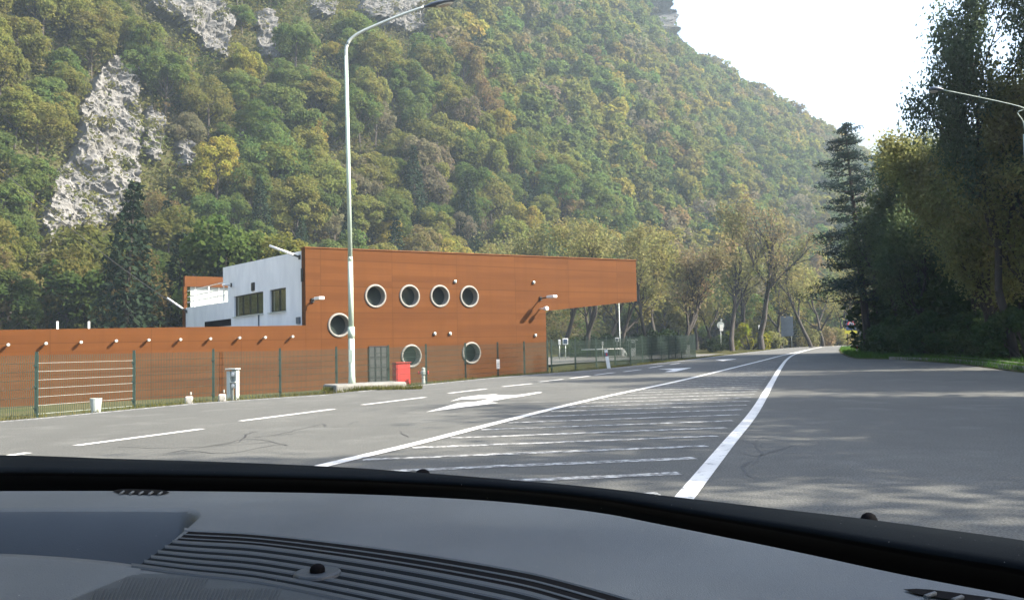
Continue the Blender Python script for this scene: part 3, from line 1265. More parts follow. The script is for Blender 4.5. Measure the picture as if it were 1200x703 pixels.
g = gp(271, 467.5)
mp = empty('meter_pedestal', (g.x, g.y + 0.15, -0.05), -0.25)
tag(mp, 'open grey meter pedestal with two small compartments beside the wire fence', 'meter pedestal')
b = MB()
b.box((-0.09, 0, 0.35), (0.10, 0.14, 0.75))
b.box((0.115, 0.0, 0.35), (0.025, 0.14, 0.75))
b.box((0.02, 0.065, 0.55), (0.2, 0.012, 0.42))
b.build('frame', M['galv'], mp)
b = MB()
b.bbox((0.0, -0.01, 0.775), (0.30, 0.22, 0.035), 0.01)
b.build('cap', M['galv'], mp)
b = MB()
b.box((0.03, -0.02, 0.46), (0.17, 0.18, 0.02))
b.build('shelf', M['galv'], mp)
for z in (0.66, 0.38):
    b = MB()
    b.lathe((0.03, -0.02, z), (0, -1, 0), [(0.05, 0), (0.05, 0.04), (0.0, 0.055)], 14)
    b.box((0.03, 0.02, z), (0.15, 0.07, 0.14))
    b.build('meter', M['white'], mp)

# red cabinet and hydrant before the wall
t, z = wl(470, 425, -1.2)
hp = O + DV * t + BV * -1.2
hc = empty('hydrant_cabinet', (hp.x, hp.y, 0), ANG)
tag(hc, 'red hydrant cabinet standing by the dark door of the orange building', 'cabinet')
b = MB()
b.bbox((0, 0, (z - 0.8) / 2), (0.72, 0.4, z + 0.8), 0.02)
b.build('body', M['red'], hc)
MB().box((0, -0.02, z + 0.012), (0.78, 0.5, 0.03)).build('lid', M['red'], hc)
MB().box((0.0, -0.215, (z - 0.8) / 2), (0.62, 0.02, z + 0.66)).build('door', M['red'], hc)
t, z = wl(496, 430, -2.0)
hp = O + DV * t + BV * -2.0
b = MB()
b.lathe((0, 0, -0.9), (0, 0, 1), [(0.08, 0), (0.08, 0.9 + z - 0.35), (0.13, 0.9 + z - 0.33), (0.13, 0.9 + z - 0.2), (0.08, 0.9 + z - 0.18), (0.09, 0.9 + z - 0.05), (0.0, 0.9 + z)], 12, mi=1)
for a in (-1, 1):
    b.lathe((0.1 * a, 0, z - 0.26), (a, 0, 0), [(0.06, 0), (0.06, 0.1), (0.08, 0.1), (0.08, 0.14), (0, 0.15)], 10)
o = b.build('hydrant', [M['red'], M['galv']])
o.location = (hp.x, hp.y, 0)
tag(o, 'small red and grey hydrant beside the red cabinet', 'hydrant')
# notice on the fence
p = fp[10][0].lerp(fp[9][0], 0.05)
q = at(587.3, 426.5, 36.2)
b = MB()
b.box((0, 0, 0), (0.24, 0.012, 0.40))
b.box((0.0, -0.008, 0.06), (0.15, 0.006, 0.02), mi=1)
b.box((0.0, -0.008, 0.0), (0.17, 0.006, 0.02), mi=1)
b.box((0.0, -0.008, -0.07), (0.12, 0.006, 0.02), mi=1)
fa, fb_ = fp[10][0], fp[11][0]
dd = (fb_ - fa).normalized()
s = ((q - fa).dot(dd))
pp = fa + dd * s + Vector((dd.y, -dd.x, 0)) * 0.05
o = b.build('notice_sign', [M['white'], M['bluegrey']])
o.location = (pp.x, pp.y, q.z)
o.rotation_euler = (0, 0, math.atan2(dd.y, dd.x))
tag(o, 'small white notice fixed to the wire fence right of the lower round windows', 'sign')

# white leaning delineator at the fence, delineator at the bend
def delineator(px, ytop, ybot, label, lean):
    g = gp(px, ybot)
    h = (ybot - ytop) / F * g.y
    r = empty('delineator_post', (g.x, g.y, 0))
    tag(r, label, 'marker post', 'white road marker posts')
    tp = Vector((lean * h, 0, h))
    b = MB()
    mt = Matrix.Rotation(math.atan(lean), 3, 'Y')
    b.box(mt @ Vector((0, 0, h / 2)), (0.16, 0.10, h + 0.1), mtx=mt, taper=0.9)
    b.build('post', M['white'], r)
    b = MB()
    b.box(mt @ Vector((0, 0, h * 0.80)), (0.166, 0.106, 0.18), mtx=mt)
    bd = b.build('band', M['lamp_dark'], r)
    MB().box(mt @ Vector((0, -0.056, h * 0.80)), (0.05, 0.01, 0.12), mtx=mt).build('reflector', M['red'], bd)


delineator(713.5, 411, 431.5, 'white marker post leaning at the foot of the car park fence', -0.14)
delineator(1004.5, 405, 414.3, 'short white marker post on the grass at the right bend', 0.0)

# signs far along the road
def ring_poly(r, n=24):
    return [(r * math.cos(2 * math.pi * k / n), r * math.sin(2 * math.pi * k / n)) for k in range(n)]


UP = lambda p, h: Vector((p[0], h, p[1]))
D = 112
p0 = at(845.3, 412.5, D)
sg = empty('road_sign', (p0.x, p0.y, -0.1))
tag(sg, 'round pale road sign seen from behind on a thin post left of the road', 'road sign')
zc = at(844, 381, D).z + 0.1
MB().tube([(0, 0, -0.3), (0, 0, zc + 0.5)], 0.05, 10).build('post', M['galv'], sg)
MB().prism(ring_poly(0.48), -0.06, -0.09, tf=lambda p, h: Vector((p[0], h, p[1] + zc))).build('sign_face', M['galv'], sg)
MB().box((0.1, -0.1, zc - 0.35), (0.45, 0.03, 0.8)).build('plate', M['white'], sg)
MB().box((0.12, -0.12, zc + 0.66), (0.2, 0.03, 0.3)).build('top_plate', M['galv'], sg)
D = 118
p0 = at(893, 405, D)
sg = empty('road_sign', (p0.x, p0.y, -0.1))
tag(sg, 'small white rectangular road sign before the yellow green bush', 'road sign')
zc = at(892, 385.5, D).z + 0.1
MB().tube([(0, 0, -0.3), (0, 0, zc + 0.5)], 0.05, 10).build('post', M['galv'], sg)
MB().box((-0.12, -0.07, zc), (0.6, 0.03, 1.1)).build('plate', M['white'], sg)
MB().box((-0.05, -0.09, zc + 0.1), (0.24, 0.02, 0.5)).build('symbol', M['bluegrey'], sg)
D = 126
p0 = at(923, 403, D)
sg = empty('road_sign_board', (p0.x, p0.y, -0.1), -0.15)
tag(sg, 'large blue grey sign board seen from behind before the far bushes', 'sign board')
za, zb2 = at(923, 370.5, D).z + 0.1, at(923, 394, D).z + 0.1
for x in (-0.6, 0.6):
    MB().tube([(x, 0.06, -0.4), (x, 0.06, za - 0.2)], 0.06, 8).build('post', M['galv'], sg)
b = MB()
b.bbox((0, 0, (za + zb2) / 2), (1.75, 0.06, za - zb2), 0.02)
b.build('board', M['bluegrey'], sg)
b = MB()
for k in range(4):
    b.box((0, -0.05, lerp(zb2 + 0.3, za - 0.3, k / 3)), (1.7, 0.05, 0.07))
b.build('brace', M['bluegrey'], sg)
D = 92
pa, pb_ = at(994, 408, D), at(1002, 408, D)
sg = empty('speed_sign', ((pa.x + pb_.x) / 2, pa.y, 0))
tag(sg, 'dark square sign with round red ringed limit above a yellow panel on two posts', 'road sign')
hw = (pb_.x - pa.x) / 2
zA, zB, zC = at(998, 375.2, D).z, at(998, 386.5, D).z, at(998, 391, D).z
for x in (-hw, hw):
    MB().tube([(x, 0.05, -0.2), (x, 0.05, zA)], 0.05, 8).build('post', M['dark_metal'], sg)
b = MB()
b.bbox((0.0, 0, (zA + zB) / 2), (hw * 2 + 0.25, 0.05, zA - zB), 0.015)
pn = b.build('panel', M['blue'], sg)
b = MB()
zq = lerp(zA, zB, 0.45)
b.lathe((0.05, -0.027, zq), (0, -1, 0), [(0.40, 0), (0.40, 0.012), (0.30, 0.012)], 28)
b.build('red_ring', M['red'], pn)
b = MB()
b.prism(ring_poly(0.30), -0.027, -0.036, tf=lambda p, h: Vector((p[0] + 0.05, h, p[1] + zq)))
b.build('white_disc', mat('dull white sign', (0.3, 0.32, 0.38)), pn)
b = MB()
for sx in (-1, 1):
    b.box((0.05 + sx * 0.10, -0.044, zq), (0.10, 0.01, 0.30))
b.build('digit', M['black'], pn)
b = MB()
b.box((0, 0, lerp(zB, zC, 0.55)), (hw * 2 + 0.6, 0.05, 0.34))
b.build('yellow_panel', M['yellow'], sg)

# barrier, signs, thin mast, kiosk in the car park
D = 76
def small_sign(px, py, w, h, D, face, label, cat='sign'):
    c = at(px, py, D)
    r = empty('parking_sign', (c.x, c.y, -0.15))
    tag(r, label, cat)
    zz = c.z + 0.15
    MB().tube([(0, 0.04, 0), (0, 0.04, zz)], 0.035, 8).build('post', M['galv'], r)
    pl = MB().bbox((0, 0, zz), (w, 0.03, h), 0.01).build('plate', M['white'], r)
    MB().box((0, -0.02, zz), (w * 0.68, 0.02, h * 0.68)).build('symbol', face, pl)


small_sign(662.5, 400, 0.48, 0.55, 74, M['blue'], 'square blue sign with a white border behind the car park fence')
small_sign(655.5, 401, 0.2, 0.45, 74, M['white'], 'narrow white sign left of the square blue sign')
small_sign(723, 398, 0.32, 0.38, 80, M['bluegrey'], 'small pale sign beside the thin mast in the car park')
small_sign(706, 402.5, 0.16, 0.35, 80, M['white'], 'tiny white plate above the white barrier arm')
c = at(728, 412, 78)
bg = empty('barrier_gate', (c.x, c.y, -0.12))
tag(bg, 'white road barrier with lowered arm and slanting stand in the car park', 'barrier')
za = at(728, 408.5, 78).z + 0.12
e = at(681, 409.6, 78) - Vector((c.x, c.y, -0.12))
MB().bbox((0.15, 0, za * 0.5), (0.28, 0.3, za), 0.03).build('housing', M['white'], bg)
MB().tube([(0.1, -0.2, za), (e.x, e.y - 0.2, za - 0.02)], [0.06, 0.045], 8).build('arm', M['white'], bg)
MB().tube([(0.2, 0, za - 0.05), (0.62, 0, 0.0)], 0.06, 8).build('brace', M['galv'], bg)
MB().bbox((-0.3, 0.1, 0.05), (2.0, 0.8, 0.16), 0.03).build('kerb_base', M['concrete'], bg)
c = at(726.8, 412, 82)
mz = at(726.5, 338, 82).z
o = MB().tube([(0, 0, 0), (0, 0, 0.5), (0, 0, mz + 0.12)], [0.06, 0.05, 0.03], 10).build('mast', M['galv'])
o.location = (c.x, c.y, -0.12)
tag(o, 'thin pale mast rising from the car park under the overhang', 'mast')
c = at(741, 412, 84)
ks = empty('ticket_kiosk', (c.x, c.y, -0.1))
tag(ks, 'small pale kiosk with flat roof behind the car park fence', 'kiosk')
MB().box((0, 0, 0.7), (0.55, 0.7, 1.6)).build('body', M['white'], ks)
MB().box((0, -0.1, 1.55), (1.0, 1.0, 0.08)).build('roof', M['white'], ks)
MB().tube([(-0.4, -0.3, -0.1), (-0.4, -0.3, 1.5)], 0.04, 8).build('post', M['galv'], ks)
MB().box((0.05, -0.36, 1.0), (0.4, 0.03, 0.45)).build('window', M['glass'], ks)
c = at(802, 410, 96)
o = MB().bbox((0, 0, 0.6), (0.45, 0.3, 1.8), 0.03).bbox((0, 0, 1.52), (0.52, 0.38, 0.06), 0.015).build('utility_cabinet', M['galv'])
o.location = (c.x, c.y, -0.2)
tag(o, 'pale upright utility cabinet behind the end of the car park fence', 'cabinet')
g = gp(826, 413.6)
o = MB().bbox((0, 0, 0.4), (0.3, 0.22, 0.9), 0.04).bbox((0, 0, 0.88), (0.24, 0.3, 0.1), 0.03).build('marker_post', M['concrete'])
o.location = (g.x - 1.0, g.y + 3, -0.1)
tag(o, 'short stone marker post on the grass past the car park fence', 'marker post')

# ------------------------------------------------------------------ trees
def leaf_quads(rg, C, size, up=0.3, aspect=0.55, out=None):
    n = len(C)
    nr = rg.normal(size=(n, 3))
    if out is not None:
        nr = nr * 0.75 + out * 0.8 + np.array([0, 0, 0.25])
    if out is None:
        nr[:, 2] = np.abs(nr[:, 2]) + up
    nr /= np.linalg.norm(nr, axis=1)[:, None]
    t = np.cross(nr, rg.normal(size=(n, 3)))
    t /= np.linalg.norm(t, axis=1)[:, None] + 1e-9
    bt = np.cross(nr, t)
    s = size * rg.uniform(0.6, 1.35, n)[:, None]
    V = np.stack([C + t * s, C + bt * s * aspect, C - t * s, C - bt * s * aspect], axis=1).reshape(-1, 3)
    Q = np.arange(n * 4).reshape(-1, 4)
    return V, Q


def tubes_np(segs, n=5):
    """Quads for tapered branch segments (p0, p1, r0, r1)."""
    P0 = np.array([s[0] for s in segs])
    P1 = np.array([s[1] for s in segs])
    R0 = np.array([s[2] for s in segs])[:, None]
    R1 = np.array([s[3] for s in segs])[:, None]
    d = P1 - P0
    d /= np.linalg.norm(d, axis=1)[:, None] + 1e-9
    ref = np.where(np.abs(d[:, 2:3]) < 0.9, np.array([[0, 0, 1.0]]), np.array([[1.0, 0, 0]]))
    x = np.cross(d, ref)
    x /= np.linalg.norm(x, axis=1)[:, None] + 1e-9
    y = np.cross(x, d)
    rings = []
    for P, Rr in ((P0, R0), (P1, R1)):
        for k in range(n):
            a = 2 * math.pi * k / n
            rings.append(P + (x * math.cos(a) + y * math.sin(a)) * Rr)
    V = np.stack(rings, axis=1)
    m = len(segs)
    base = (np.arange(m) * 2 * n)[:, None]
    Q = []
    for k in range(n):
        k2 = (k + 1) % n
        Q.append(np.concatenate([base + k, base + k2, base + n + k2, base + n + k], axis=1))
    return V.reshape(-1, 3), np.stack(Q, axis=1).reshape(-1, 4)


def grow(seed, height, r0, maxlev=3, fork=0.35, spread=0.9, ratio=0.6, trop=0.12, lean=0.0, nch=2, jit=0.16):
    """A branching skeleton: (segments, twig points)."""
    rg = random.Random(seed)
    segs, tips = [], []

    def branch(p, d, Ln, r, lev):
        n = (7, 5, 4, 3, 3)[lev]
        rr = r
        for i in range(n):
            d = (d + Vector((rg.gauss(0, jit), rg.gauss(0, jit), rg.gauss(0, jit * 0.6) + trop * (1 if lev else 0.3)))).normalized()
            q = p + d * (Ln / n)
            r2 = r * (1 - 0.75 * (i + 1) / n) if lev < maxlev else r * (1 - 0.6 * (i + 1) / n)
            segs.append((tuple(p), tuple(q), rr, max(r2, 0.006)))
            if lev >= maxlev - 1:
                tips.append(tuple(q))
            if lev < maxlev and (i + 1) / n > (fork if lev == 0 else 0.25):
                for _ in range(nch if rg.random() < 0.75 else 1):
                    ax = d.orthogonal().normalized()
                    ax.rotate(Matrix.Rotation(rg.uniform(0, 6.283), 3, d))
                    nd = (d + ax * rg.uniform(0.55, 1.15) * spread).normalized()
                    branch(q, nd, Ln * ratio * rg.uniform(0.65, 1.1) * (1 - 0.35 * i / n), max(r2 * 0.75, 0.008), lev + 1)
            p, rr = q, r2

    branch(Vector((0, 0, -0.3)), Vector((lean, 0, 1)).normalized(), height * 0.72, r0, 0)
    zmax = max(t[2] for t in tips)
    k = height / zmax
    segs = [(tuple(c * k for c in a), tuple(c * k for c in b), ra, rb) for a, b, ra, rb in segs]
    tips = [tuple(c * k for c in t) for t in tips]
    return segs, tips


def tree_proto(name, seed, height, r0, n_leaf, leaf, sigma, colour, bark='bark', crown_name='crown', thick_only=False, ivy=0, **kw):
    segs, tips = grow(seed, height, r0, **kw)
    rg = np.random.default_rng(seed)
    root = empty(name, (0, 0, 0))
    V, Q = tubes_np(segs, 6)
    link('trunk', mesh_np('trunk', V, Q, [M[bark]], smooth=np.ones(len(Q), bool)), root)
    T = np.array(tips)
    C = T[rg.integers(0, len(T), n_leaf)] + rg.normal(size=(n_leaf, 3)) * sigma
    C[:, 2] = np.maximum(C[:, 2], 0.25)
    V, Q = leaf_quads(rg, C, leaf)
    o = link(crown_name, mesh_np(crown_name, V, Q, [M['leaf']]), root)
    o.color = (*colour, 1)
    if ivy:
        big = [s for s in segs if s[2] > r0 * 0.28 and s[1][2] < height * 0.7]
        ps = []
        for s in big:
            a, b_ = np.array(s[0]), np.array(s[1])
            for k in range(ivy):
                t = rg.uniform()
                ps.append(a + (b_ - a) * t + rg.normal(size=3) * (s[2] * 0.9 + 0.22))
        V, Q = leaf_quads(rg, np.array(ps), 0.16)
        o = link('ivy', mesh_np('ivy', V, Q, [M['needle']]), root)
        o.color = (0.022, 0.035, 0.016, 1)
    return root


def place(root, px, D, sink=0.0, rz=0.0, s=1.0, label=None, cat='tree', group=None, z=None):
    p = at(px, 405, D)
    root.location = (p.x, p.y, (terrain(p.x, p.y) if z is None else z) - sink)
    root.rotation_euler = (0, 0, rz)
    root.scale = (s, s, s)
    tag(root, label, cat, group)
    return root


def recolour(root, part, colour):
    for ch in root.children:
        if ch.name.split('.')[0] == part:
            ch.color = (*colour, 1)


# thin autumn trees between the car park and the far bend
OLIVE, YEL, GRN, RUST, DK = (0.20, 0.195, 0.075), (0.22, 0.205, 0.072), (0.10, 0.13, 0.045), (0.20, 0.165, 0.085), (0.028, 0.042, 0.02)
tA = tree_proto('autumn_tree', 11, 12, 0.26, 3400, 0.15, 0.36, OLIVE, maxlev=3, fork=0.22, spread=0.85, ratio=0.62)
tB = tree_proto('autumn_tree', 23, 15, 0.30, 3800, 0.15, 0.38, YEL, maxlev=3, fork=0.3, spread=0.75, ratio=0.58)
tC = tree_proto('autumn_tree', 37, 13, 0.24, 4200, 0.15, 0.40, OLIVE, maxlev=3, fork=0.2, spread=0.95, ratio=0.6)
tI = tree_proto('ivy_tree', 41, 20, 0.42, 2800, 0.15, 0.45, RUST, maxlev=3, fork=0.38, spread=0.8, ratio=0.55, ivy=26, bark='bark_grey')
plan = [
    (tB, 655, 92, 0.3, 1.0, 'yellow autumn tree behind the car park just right of the orange wall', YEL),
    (tA, 690, 84, 1.2, 1.12, 'bent bare limbed autumn tree under the orange overhang', OLIVE),
    (tC, 618, 98, 2.2, 1.15, 'olive autumn tree showing above the middle of the orange roof', OLIVE),
    (tA, 572, 100, 4.0, 1.2, 'olive autumn tree showing above the roof left of the middle', OLIVE),
    (tC, 728, 96, 3.3, 1.1, 'thin autumn tree behind the tip of the orange overhang', YEL),
    (tB, 757, 92, 5.1, 0.95, 'slender bare autumn tree right of the overhang tip', OLIVE),
    (tA, 800, 90, 2.6, 1.05, 'wide forked dark limbed tree at the end of the car park fence', RUST),
    (tC, 832, 108, 0.9, 1.05, 'dense olive tree behind the round pale sign', OLIVE),
    (tB, 858, 104, 1.9, 1.22, 'tall thin crowned tree between the forked tree and the ivy tree', OLIVE),
    (tI, 893, 108, 0.0, 1.0, 'tall bare crowned tree with dark ivy around its trunk', RUST),
    (tB, 952, 118, 3.7, 1.05, 'grey olive tree behind the large blue grey sign board', OLIVE),
    (tB, 775, 112, 2.9, 1.1, 'pale autumn tree far behind the middle of the car park fence', YEL),
    (tC, 816, 122, 1.1, 1.2, 'tall olive tree standing behind the forked dark tree', OLIVE),
    (tA, 876, 124, 0.4, 1.3, 'olive tree just behind and left of the ivy tree', OLIVE),
    (tC, 915, 124, 4.9, 1.25, 'broad olive tree just right of the ivy tree', YEL),
    (tB, 708, 106, 0.8, 1.05, 'yellow tree far behind the thin mast', OLIVE),
    (tA, 640, 108, 5.7, 1.25, 'grey olive tree showing above the roof where the overhang begins', OLIVE),
    (tC, 545, 104, 3.9, 1.15, 'autumn tree above the roof over the fourth round window', OLIVE),
    (tA, 985, 138, 1.4, 1.1, 'small crowned tree behind the speed sign at the bend', OLIVE),
    (tC, 965, 128, 5.5, 1.05, 'yellowish tree at the road bend left of the dark pine', YEL),
]
used = set()
for root, px, D, rz, s, lab, colr in plan:
    o = root if id(root) not in used else dup(root)
    used.add(id(root))
    place(o, px, D, 0, rz, s, lab, 'tree', 'thin autumn trees beside the road')
    recolour(o, 'crown', colr)

# bushes along the far bend and in the car park
def bush_proto(name, seed, rx, rz_, n, leaf, colour):
    rg = np.random.default_rng(seed)
    root = empty(name, (0, 0, 0))
    pr = random.Random(seed)
    cl = []
    for k in range(16):
        a, u = pr.uniform(0, 6.283), pr.uniform(0.0, 1) ** 0.6
        cl.append((rx * u * math.cos(a) * 0.85, rx * u * math.sin(a) * 0.85, pr.uniform(0.2, 0.95) * rz_ * (1.05 - 0.6 * u), pr.uniform(0.25, 0.5) * rx * 0.75))
    pts = []
    for c in cl:
        m = n // len(cl)
        d = rg.normal(size=(m, 3))
        d /= np.linalg.norm(d, axis=1)[:, None]
        pts.append(np.array(c[:3]) + d * c[3] * rg.uniform(0.5, 1.1, m)[:, None])
    C = np.concatenate(pts)
    C[:, 2] = np.abs(C[:, 2]) + 0.03
    V, Q = leaf_quads(rg, C, leaf)
    o = link('foliage', mesh_np('foliage', V, Q, [M['leaf']]), root)
    o.color = (*colour, 1)
    segs = []
    for c in cl:
        segs.append(((0, 0, -0.2), (c[0] * 0.5, c[1] * 0.5, c[2] * 0.55), 0.06, 0.035))
        segs.append(((c[0] * 0.5, c[1] * 0.5, c[2] * 0.55), (c[0], c[1], c[2]), 0.035, 0.012))
    V, Q = tubes_np(segs, 5)
    link('stem', mesh_np('stem', V, Q, [M['bark']]), root)
    return root


bA = bush_proto('bush', 51, 2.2, 3.2, 2600, 0.15, YEL)
bB = bush_proto('bush', 52, 1.8, 2.2, 2200, 0.14, GRN)
YG = (0.17, 0.18, 0.02)
bplan = [
    (bA, 879, 114, 0.2, 1.25, 'bright yellow green bush at the far bend left of the sign board', YG),
    (bA, 855, 116, 1.5, 0.9, 'dull green bush behind the round pale sign', GRN),
    (bB, 906, 122, 2.0, 1.2, 'low olive bush between the yellow green bush and the sign board', OLIVE),
    (bA, 938, 128, 3.2, 1.2, 'tall yellow tinted bush just right of the sign board', OLIVE),
    (bA, 958, 132, 4.1, 1.35, 'russet and yellow bush on the bend behind the road', RUST),
    (bB, 978, 136, 0.6, 1.5, 'yellow bush left of the two legged speed sign', YEL),
    (bA, 992, 140, 1.1, 1.2, 'golden bush directly behind the two legged speed sign', YEL),
    (bB, 925, 130, 1.8, 1.5, 'dark green bush behind the sign board', DK),
    (bB, 835, 100, 5.0, 0.8, 'small dark bush on the grass past the car park fence', DK),
    (bB, 692, 88, 2.7, 1.1, 'dark green shrub behind the white barrier arm', DK),
    (bB, 708, 90, 0.3, 1.15, 'dark shrub just left of the thin mast', DK),
    (bA, 672, 90, 4.6, 0.75, 'green shrub behind the square blue sign', GRN),
    (bB, 765, 86, 1.2, 1.25, 'dark shrub behind the middle posts of the car park fence', DK),
    (bB, 783, 88, 2.3, 1.3, 'dark shrub at the far corner of the car park', DK),
    (bB, 748, 90, 3.3, 1.1, 'dark shrub behind the pale kiosk', DK),
]
used = set()
for root, px, D, rz, s, lab, colr in bplan:
    o = root if id(root) not in used else dup(root)
    used.add(id(root))
    place(o, px, D, 0.05, rz, s, lab, 'bush')
    recolour(o, 'foliage', colr)


# a hedge bank in the car park
def hedge(name, pts, w, h, colour, label):
    rg = np.random.default_rng(5)
    a, b_ = Vector(pts[0]), Vector(pts[1])
    ln = (b_ - a).length
    n = int(ln * 420)
    C = np.stack([rg.uniform(0, ln, n), rg.uniform(-w / 2, w / 2, n), rg.uniform(0, 1, n) ** 0.6 * h], axis=1)
    V, Q = leaf_quads(rg, C, 0.1)
    o = link(name, mesh_np(name, V, Q, [M['leaf']]))
    o.location = a
    o.rotation_euler = (0, 0, math.atan2(b_.y - a.y, b_.x - a.x))
    o.color = (*colour, 1)
    tag(o, label, 'hedge')


h0, h1 = at(668, 412, 83), at(720, 412, 83)
hedge('hedge', [(h0.x, h0.y, -0.2), (h1.x, h1.y, -0.2)], 0.8, 0.75, (0.05, 0.085, 0.022), 'low clipped green hedge behind the white barrier')


# dark pine at the right bend
def pine(seed, h, r, colour, leaf=0.12, whorl=0.62, dens=1.5):
    rp = random.Random(seed)
    rg = np.random.default_rng(seed)
    root = empty('pine_tree', (0, 0, 0))
    segs = [((0, 0, -0.4), (0.05, 0, h * 0.5), 0.30, 0.18), ((0.05, 0, h * 0.5), (0.0, 0.05, h * 0.99), 0.18, 0.03)]
    C = []
    z = h * 0.24
    while z < h * 0.985:
        f = z / h
        Lb = r * (min(1.0, (1 - f) ** 0.5 * 1.05)) * rp.uniform(0.75, 1.12) + 0.25
        nb = rp.randint(4, 6)
        a0 = rp.uniform(0, 6.28)
        z_keep = z
        for k in range(nb):
            z = z_keep + rp.uniform(-0.35, 0.35)
            a = a0 + 6.283 * k / nb + rp.uniform(-0.3, 0.3)
            Lk = Lb * rp.uniform(0.4, 1.25)
            d = np.array([math.cos(a), math.sin(a), 0])
            tip = np.array([0, 0, z]) + d * Lk + np.array([0, 0, Lk * rp.uniform(-0.12, 0.22)])
            mid = np.array([0, 0, z]) + d * Lk * 0.55 + np.array([0, 0, -Lk * 0.04])
            segs += [((0, 0, z), tuple(mid), 0.05, 0.03), (tuple(mid), tuple(tip), 0.03, 0.01)]
            m = int((55 * Lk + 25) * dens)
            t = rg.uniform(0.25, 1.0, m)[:, None]
            pts = np.array([0, 0, z]) * (1 - t) + tip * t
            w = 0.09 + 0.13 * Lk * (1 - np.abs(t - 0.6))
            pts = pts + rg.normal(size=(m, 3)) * w * np.array([1, 1, 0.42])
            C.append(pts)
        z = z_keep + whorl * rp.uniform(0.7, 1.3)
    C = np.concatenate(C)
    V, Q = tubes_np(segs, 6)
    link('trunk', mesh_np('trunk', V, Q, [M['bark']]), root)
    V, Q = leaf_quads(rg, C, leaf, 0.5, 0.3)
    o = link('crown', mesh_np('crown', V, Q, [M['needle']]), root)
    o.color = (*colour, 1)
    return root


PN = (0.048, 0.072, 0.060)
p1 = pine(9, 16.3, 4.0, PN)
place(p1, 1018, 60, 0, 0, 1, 'tall dark pine standing at the right bend against the white sky', 'tree')
p1.rotation_euler = (0, R(-3.6), 0)

# right-hand bank trees
DKG = (0.095, 0.130, 0.060)
rA = tree_proto('broadleaf_tree', 61, 13, 0.24, 34000, 0.10, 0.36, DKG, maxlev=3, fork=0.14, spread=0.72, ratio=0.56)
rB = tree_proto('broadleaf_tree', 62, 11, 0.2, 30000, 0.10, 0.36, DKG, maxlev=3, fork=0.1, spread=0.75, ratio=0.56)
rC = tree_proto('broadleaf_tree', 67, 17, 0.3, 26000, 0.11, 0.40, DKG, maxlev=3, fork=0.3, spread=0.8, ratio=0.55)
rD = tree_proto('broadleaf_tree', 71, 13, 0.24, 15000, 0.11, 0.34, DKG, maxlev=3, fork=0.12, spread=0.95, ratio=0.6)
YGN = (0.205, 0.215, 0.085)
rplan = [
    (rB, 1040, 60, 0.2, 1.08, 'dark leafy tree just right of the tall pine', DKG, 0.85),
    (rA, 1046, 56, 1.5, 0.98, 'dark tree on the bank second right of the pine', DKG, 0.85),
    (rB, 1092, 50, 2.8, 0.98, 'dark tree on the bank behind the yellow tinged one', DKG, 0.85),
    (rA, 1146, 42, 0.7, 1.02, 'yellow tinged leafy tree on the right bank, brightest there', YGN, 0.9),
    (rB, 1164, 38, 3.9, 0.98, 'olive leafy tree on the right bank under the lamp arm', YGN, 0.9),
    (rA, 1262, 33, 5.1, 0.9, 'olive green tree cut by the right edge under the lamp', OLIVE, 0.9),
    (rC, 1192, 34, 2.0, 0.98, 'tallest dark tree rising above the lamp at top right', (0.085, 0.115, 0.066), 0.62),
    (rC, 1240, 34, 4.4, 0.95, 'tall dark tree at the very right edge above the lamp', (0.085, 0.115, 0.066), 0.8),
    (rC, 1128, 46, 0.4, 0.72, 'slim dark tree with sky gaps left of the tallest tree', (0.085, 0.115, 0.066), 0.5),
    (rB, 1062, 62, 1.1, 1.25, 'dark tree behind the second tree from the pine', DKG, 0.9),
    (rA, 1112, 52, 4.2, 1.0, 'dense dark tree left behind the yellow tinged one', DKG, 0.9),
    (rB, 1150, 48, 0.9, 0.85, 'dense dark tree filling the bank behind the olive one', DKG, 1.0),
    (rA, 1195, 44, 2.4, 0.85, 'dense dark tree behind the tree at the right edge', DKG, 1.0),
    (rB, 1058, 66, 5.2, 0.72, 'low dark tree right behind the tall pine', DKG, 0.8),
    (rB, 1236, 40, 3.3, 1.0, 'dark tree past the right edge behind the lamp', DKG, 1.0),
    (rA, 1096, 58, 3.0, 1.05, 'dark tree deep in the right bank behind the others', DKG, 0.9),
]
used = set()
for root, px, D, rz, s, lab, colr, wide in rplan:
    o = root if id(root) not in used else dup(root)
    used.add(id(root))
    place(o, px, D, 0.1, rz, s, lab, 'tree', 'leafy trees on the right bank')
    o.scale = (s * wide, s * wide, s)
    recolour(o, 'crown', colr)
bank = [(1040, 57, 0.9), (1055, 50, 0.95), (1080, 47, 1.0), (1103, 44, 1.0), (1128, 41, 0.8), (1150, 38.5, 0.95), (1175, 36, 0.8), (1205, 33, 0.9), (1036, 60, 0.85), (1046, 53, 0.8), (1092, 45.5, 0.75), (1116, 42.5, 0.9), (1139, 39.8, 0.7), (1190, 34.5, 0.85)]
bankl = ['third from the pine', 'fifth from the pine', 'sixth from the pine', 'eighth from the pine', 'tenth from the pine', 'twelfth from the pine', 'thirteenth from the pine', 'at the right edge', 'at the foot of the pine', 'fourth from the pine', 'seventh from the pine', 'ninth from the pine', 'eleventh from the pine', 'last before the right edge one']
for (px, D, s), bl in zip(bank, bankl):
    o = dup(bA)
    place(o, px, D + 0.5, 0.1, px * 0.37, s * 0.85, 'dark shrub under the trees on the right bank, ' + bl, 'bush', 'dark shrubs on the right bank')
    recolour(o, 'foliage', (0.06, 0.09, 0.036))
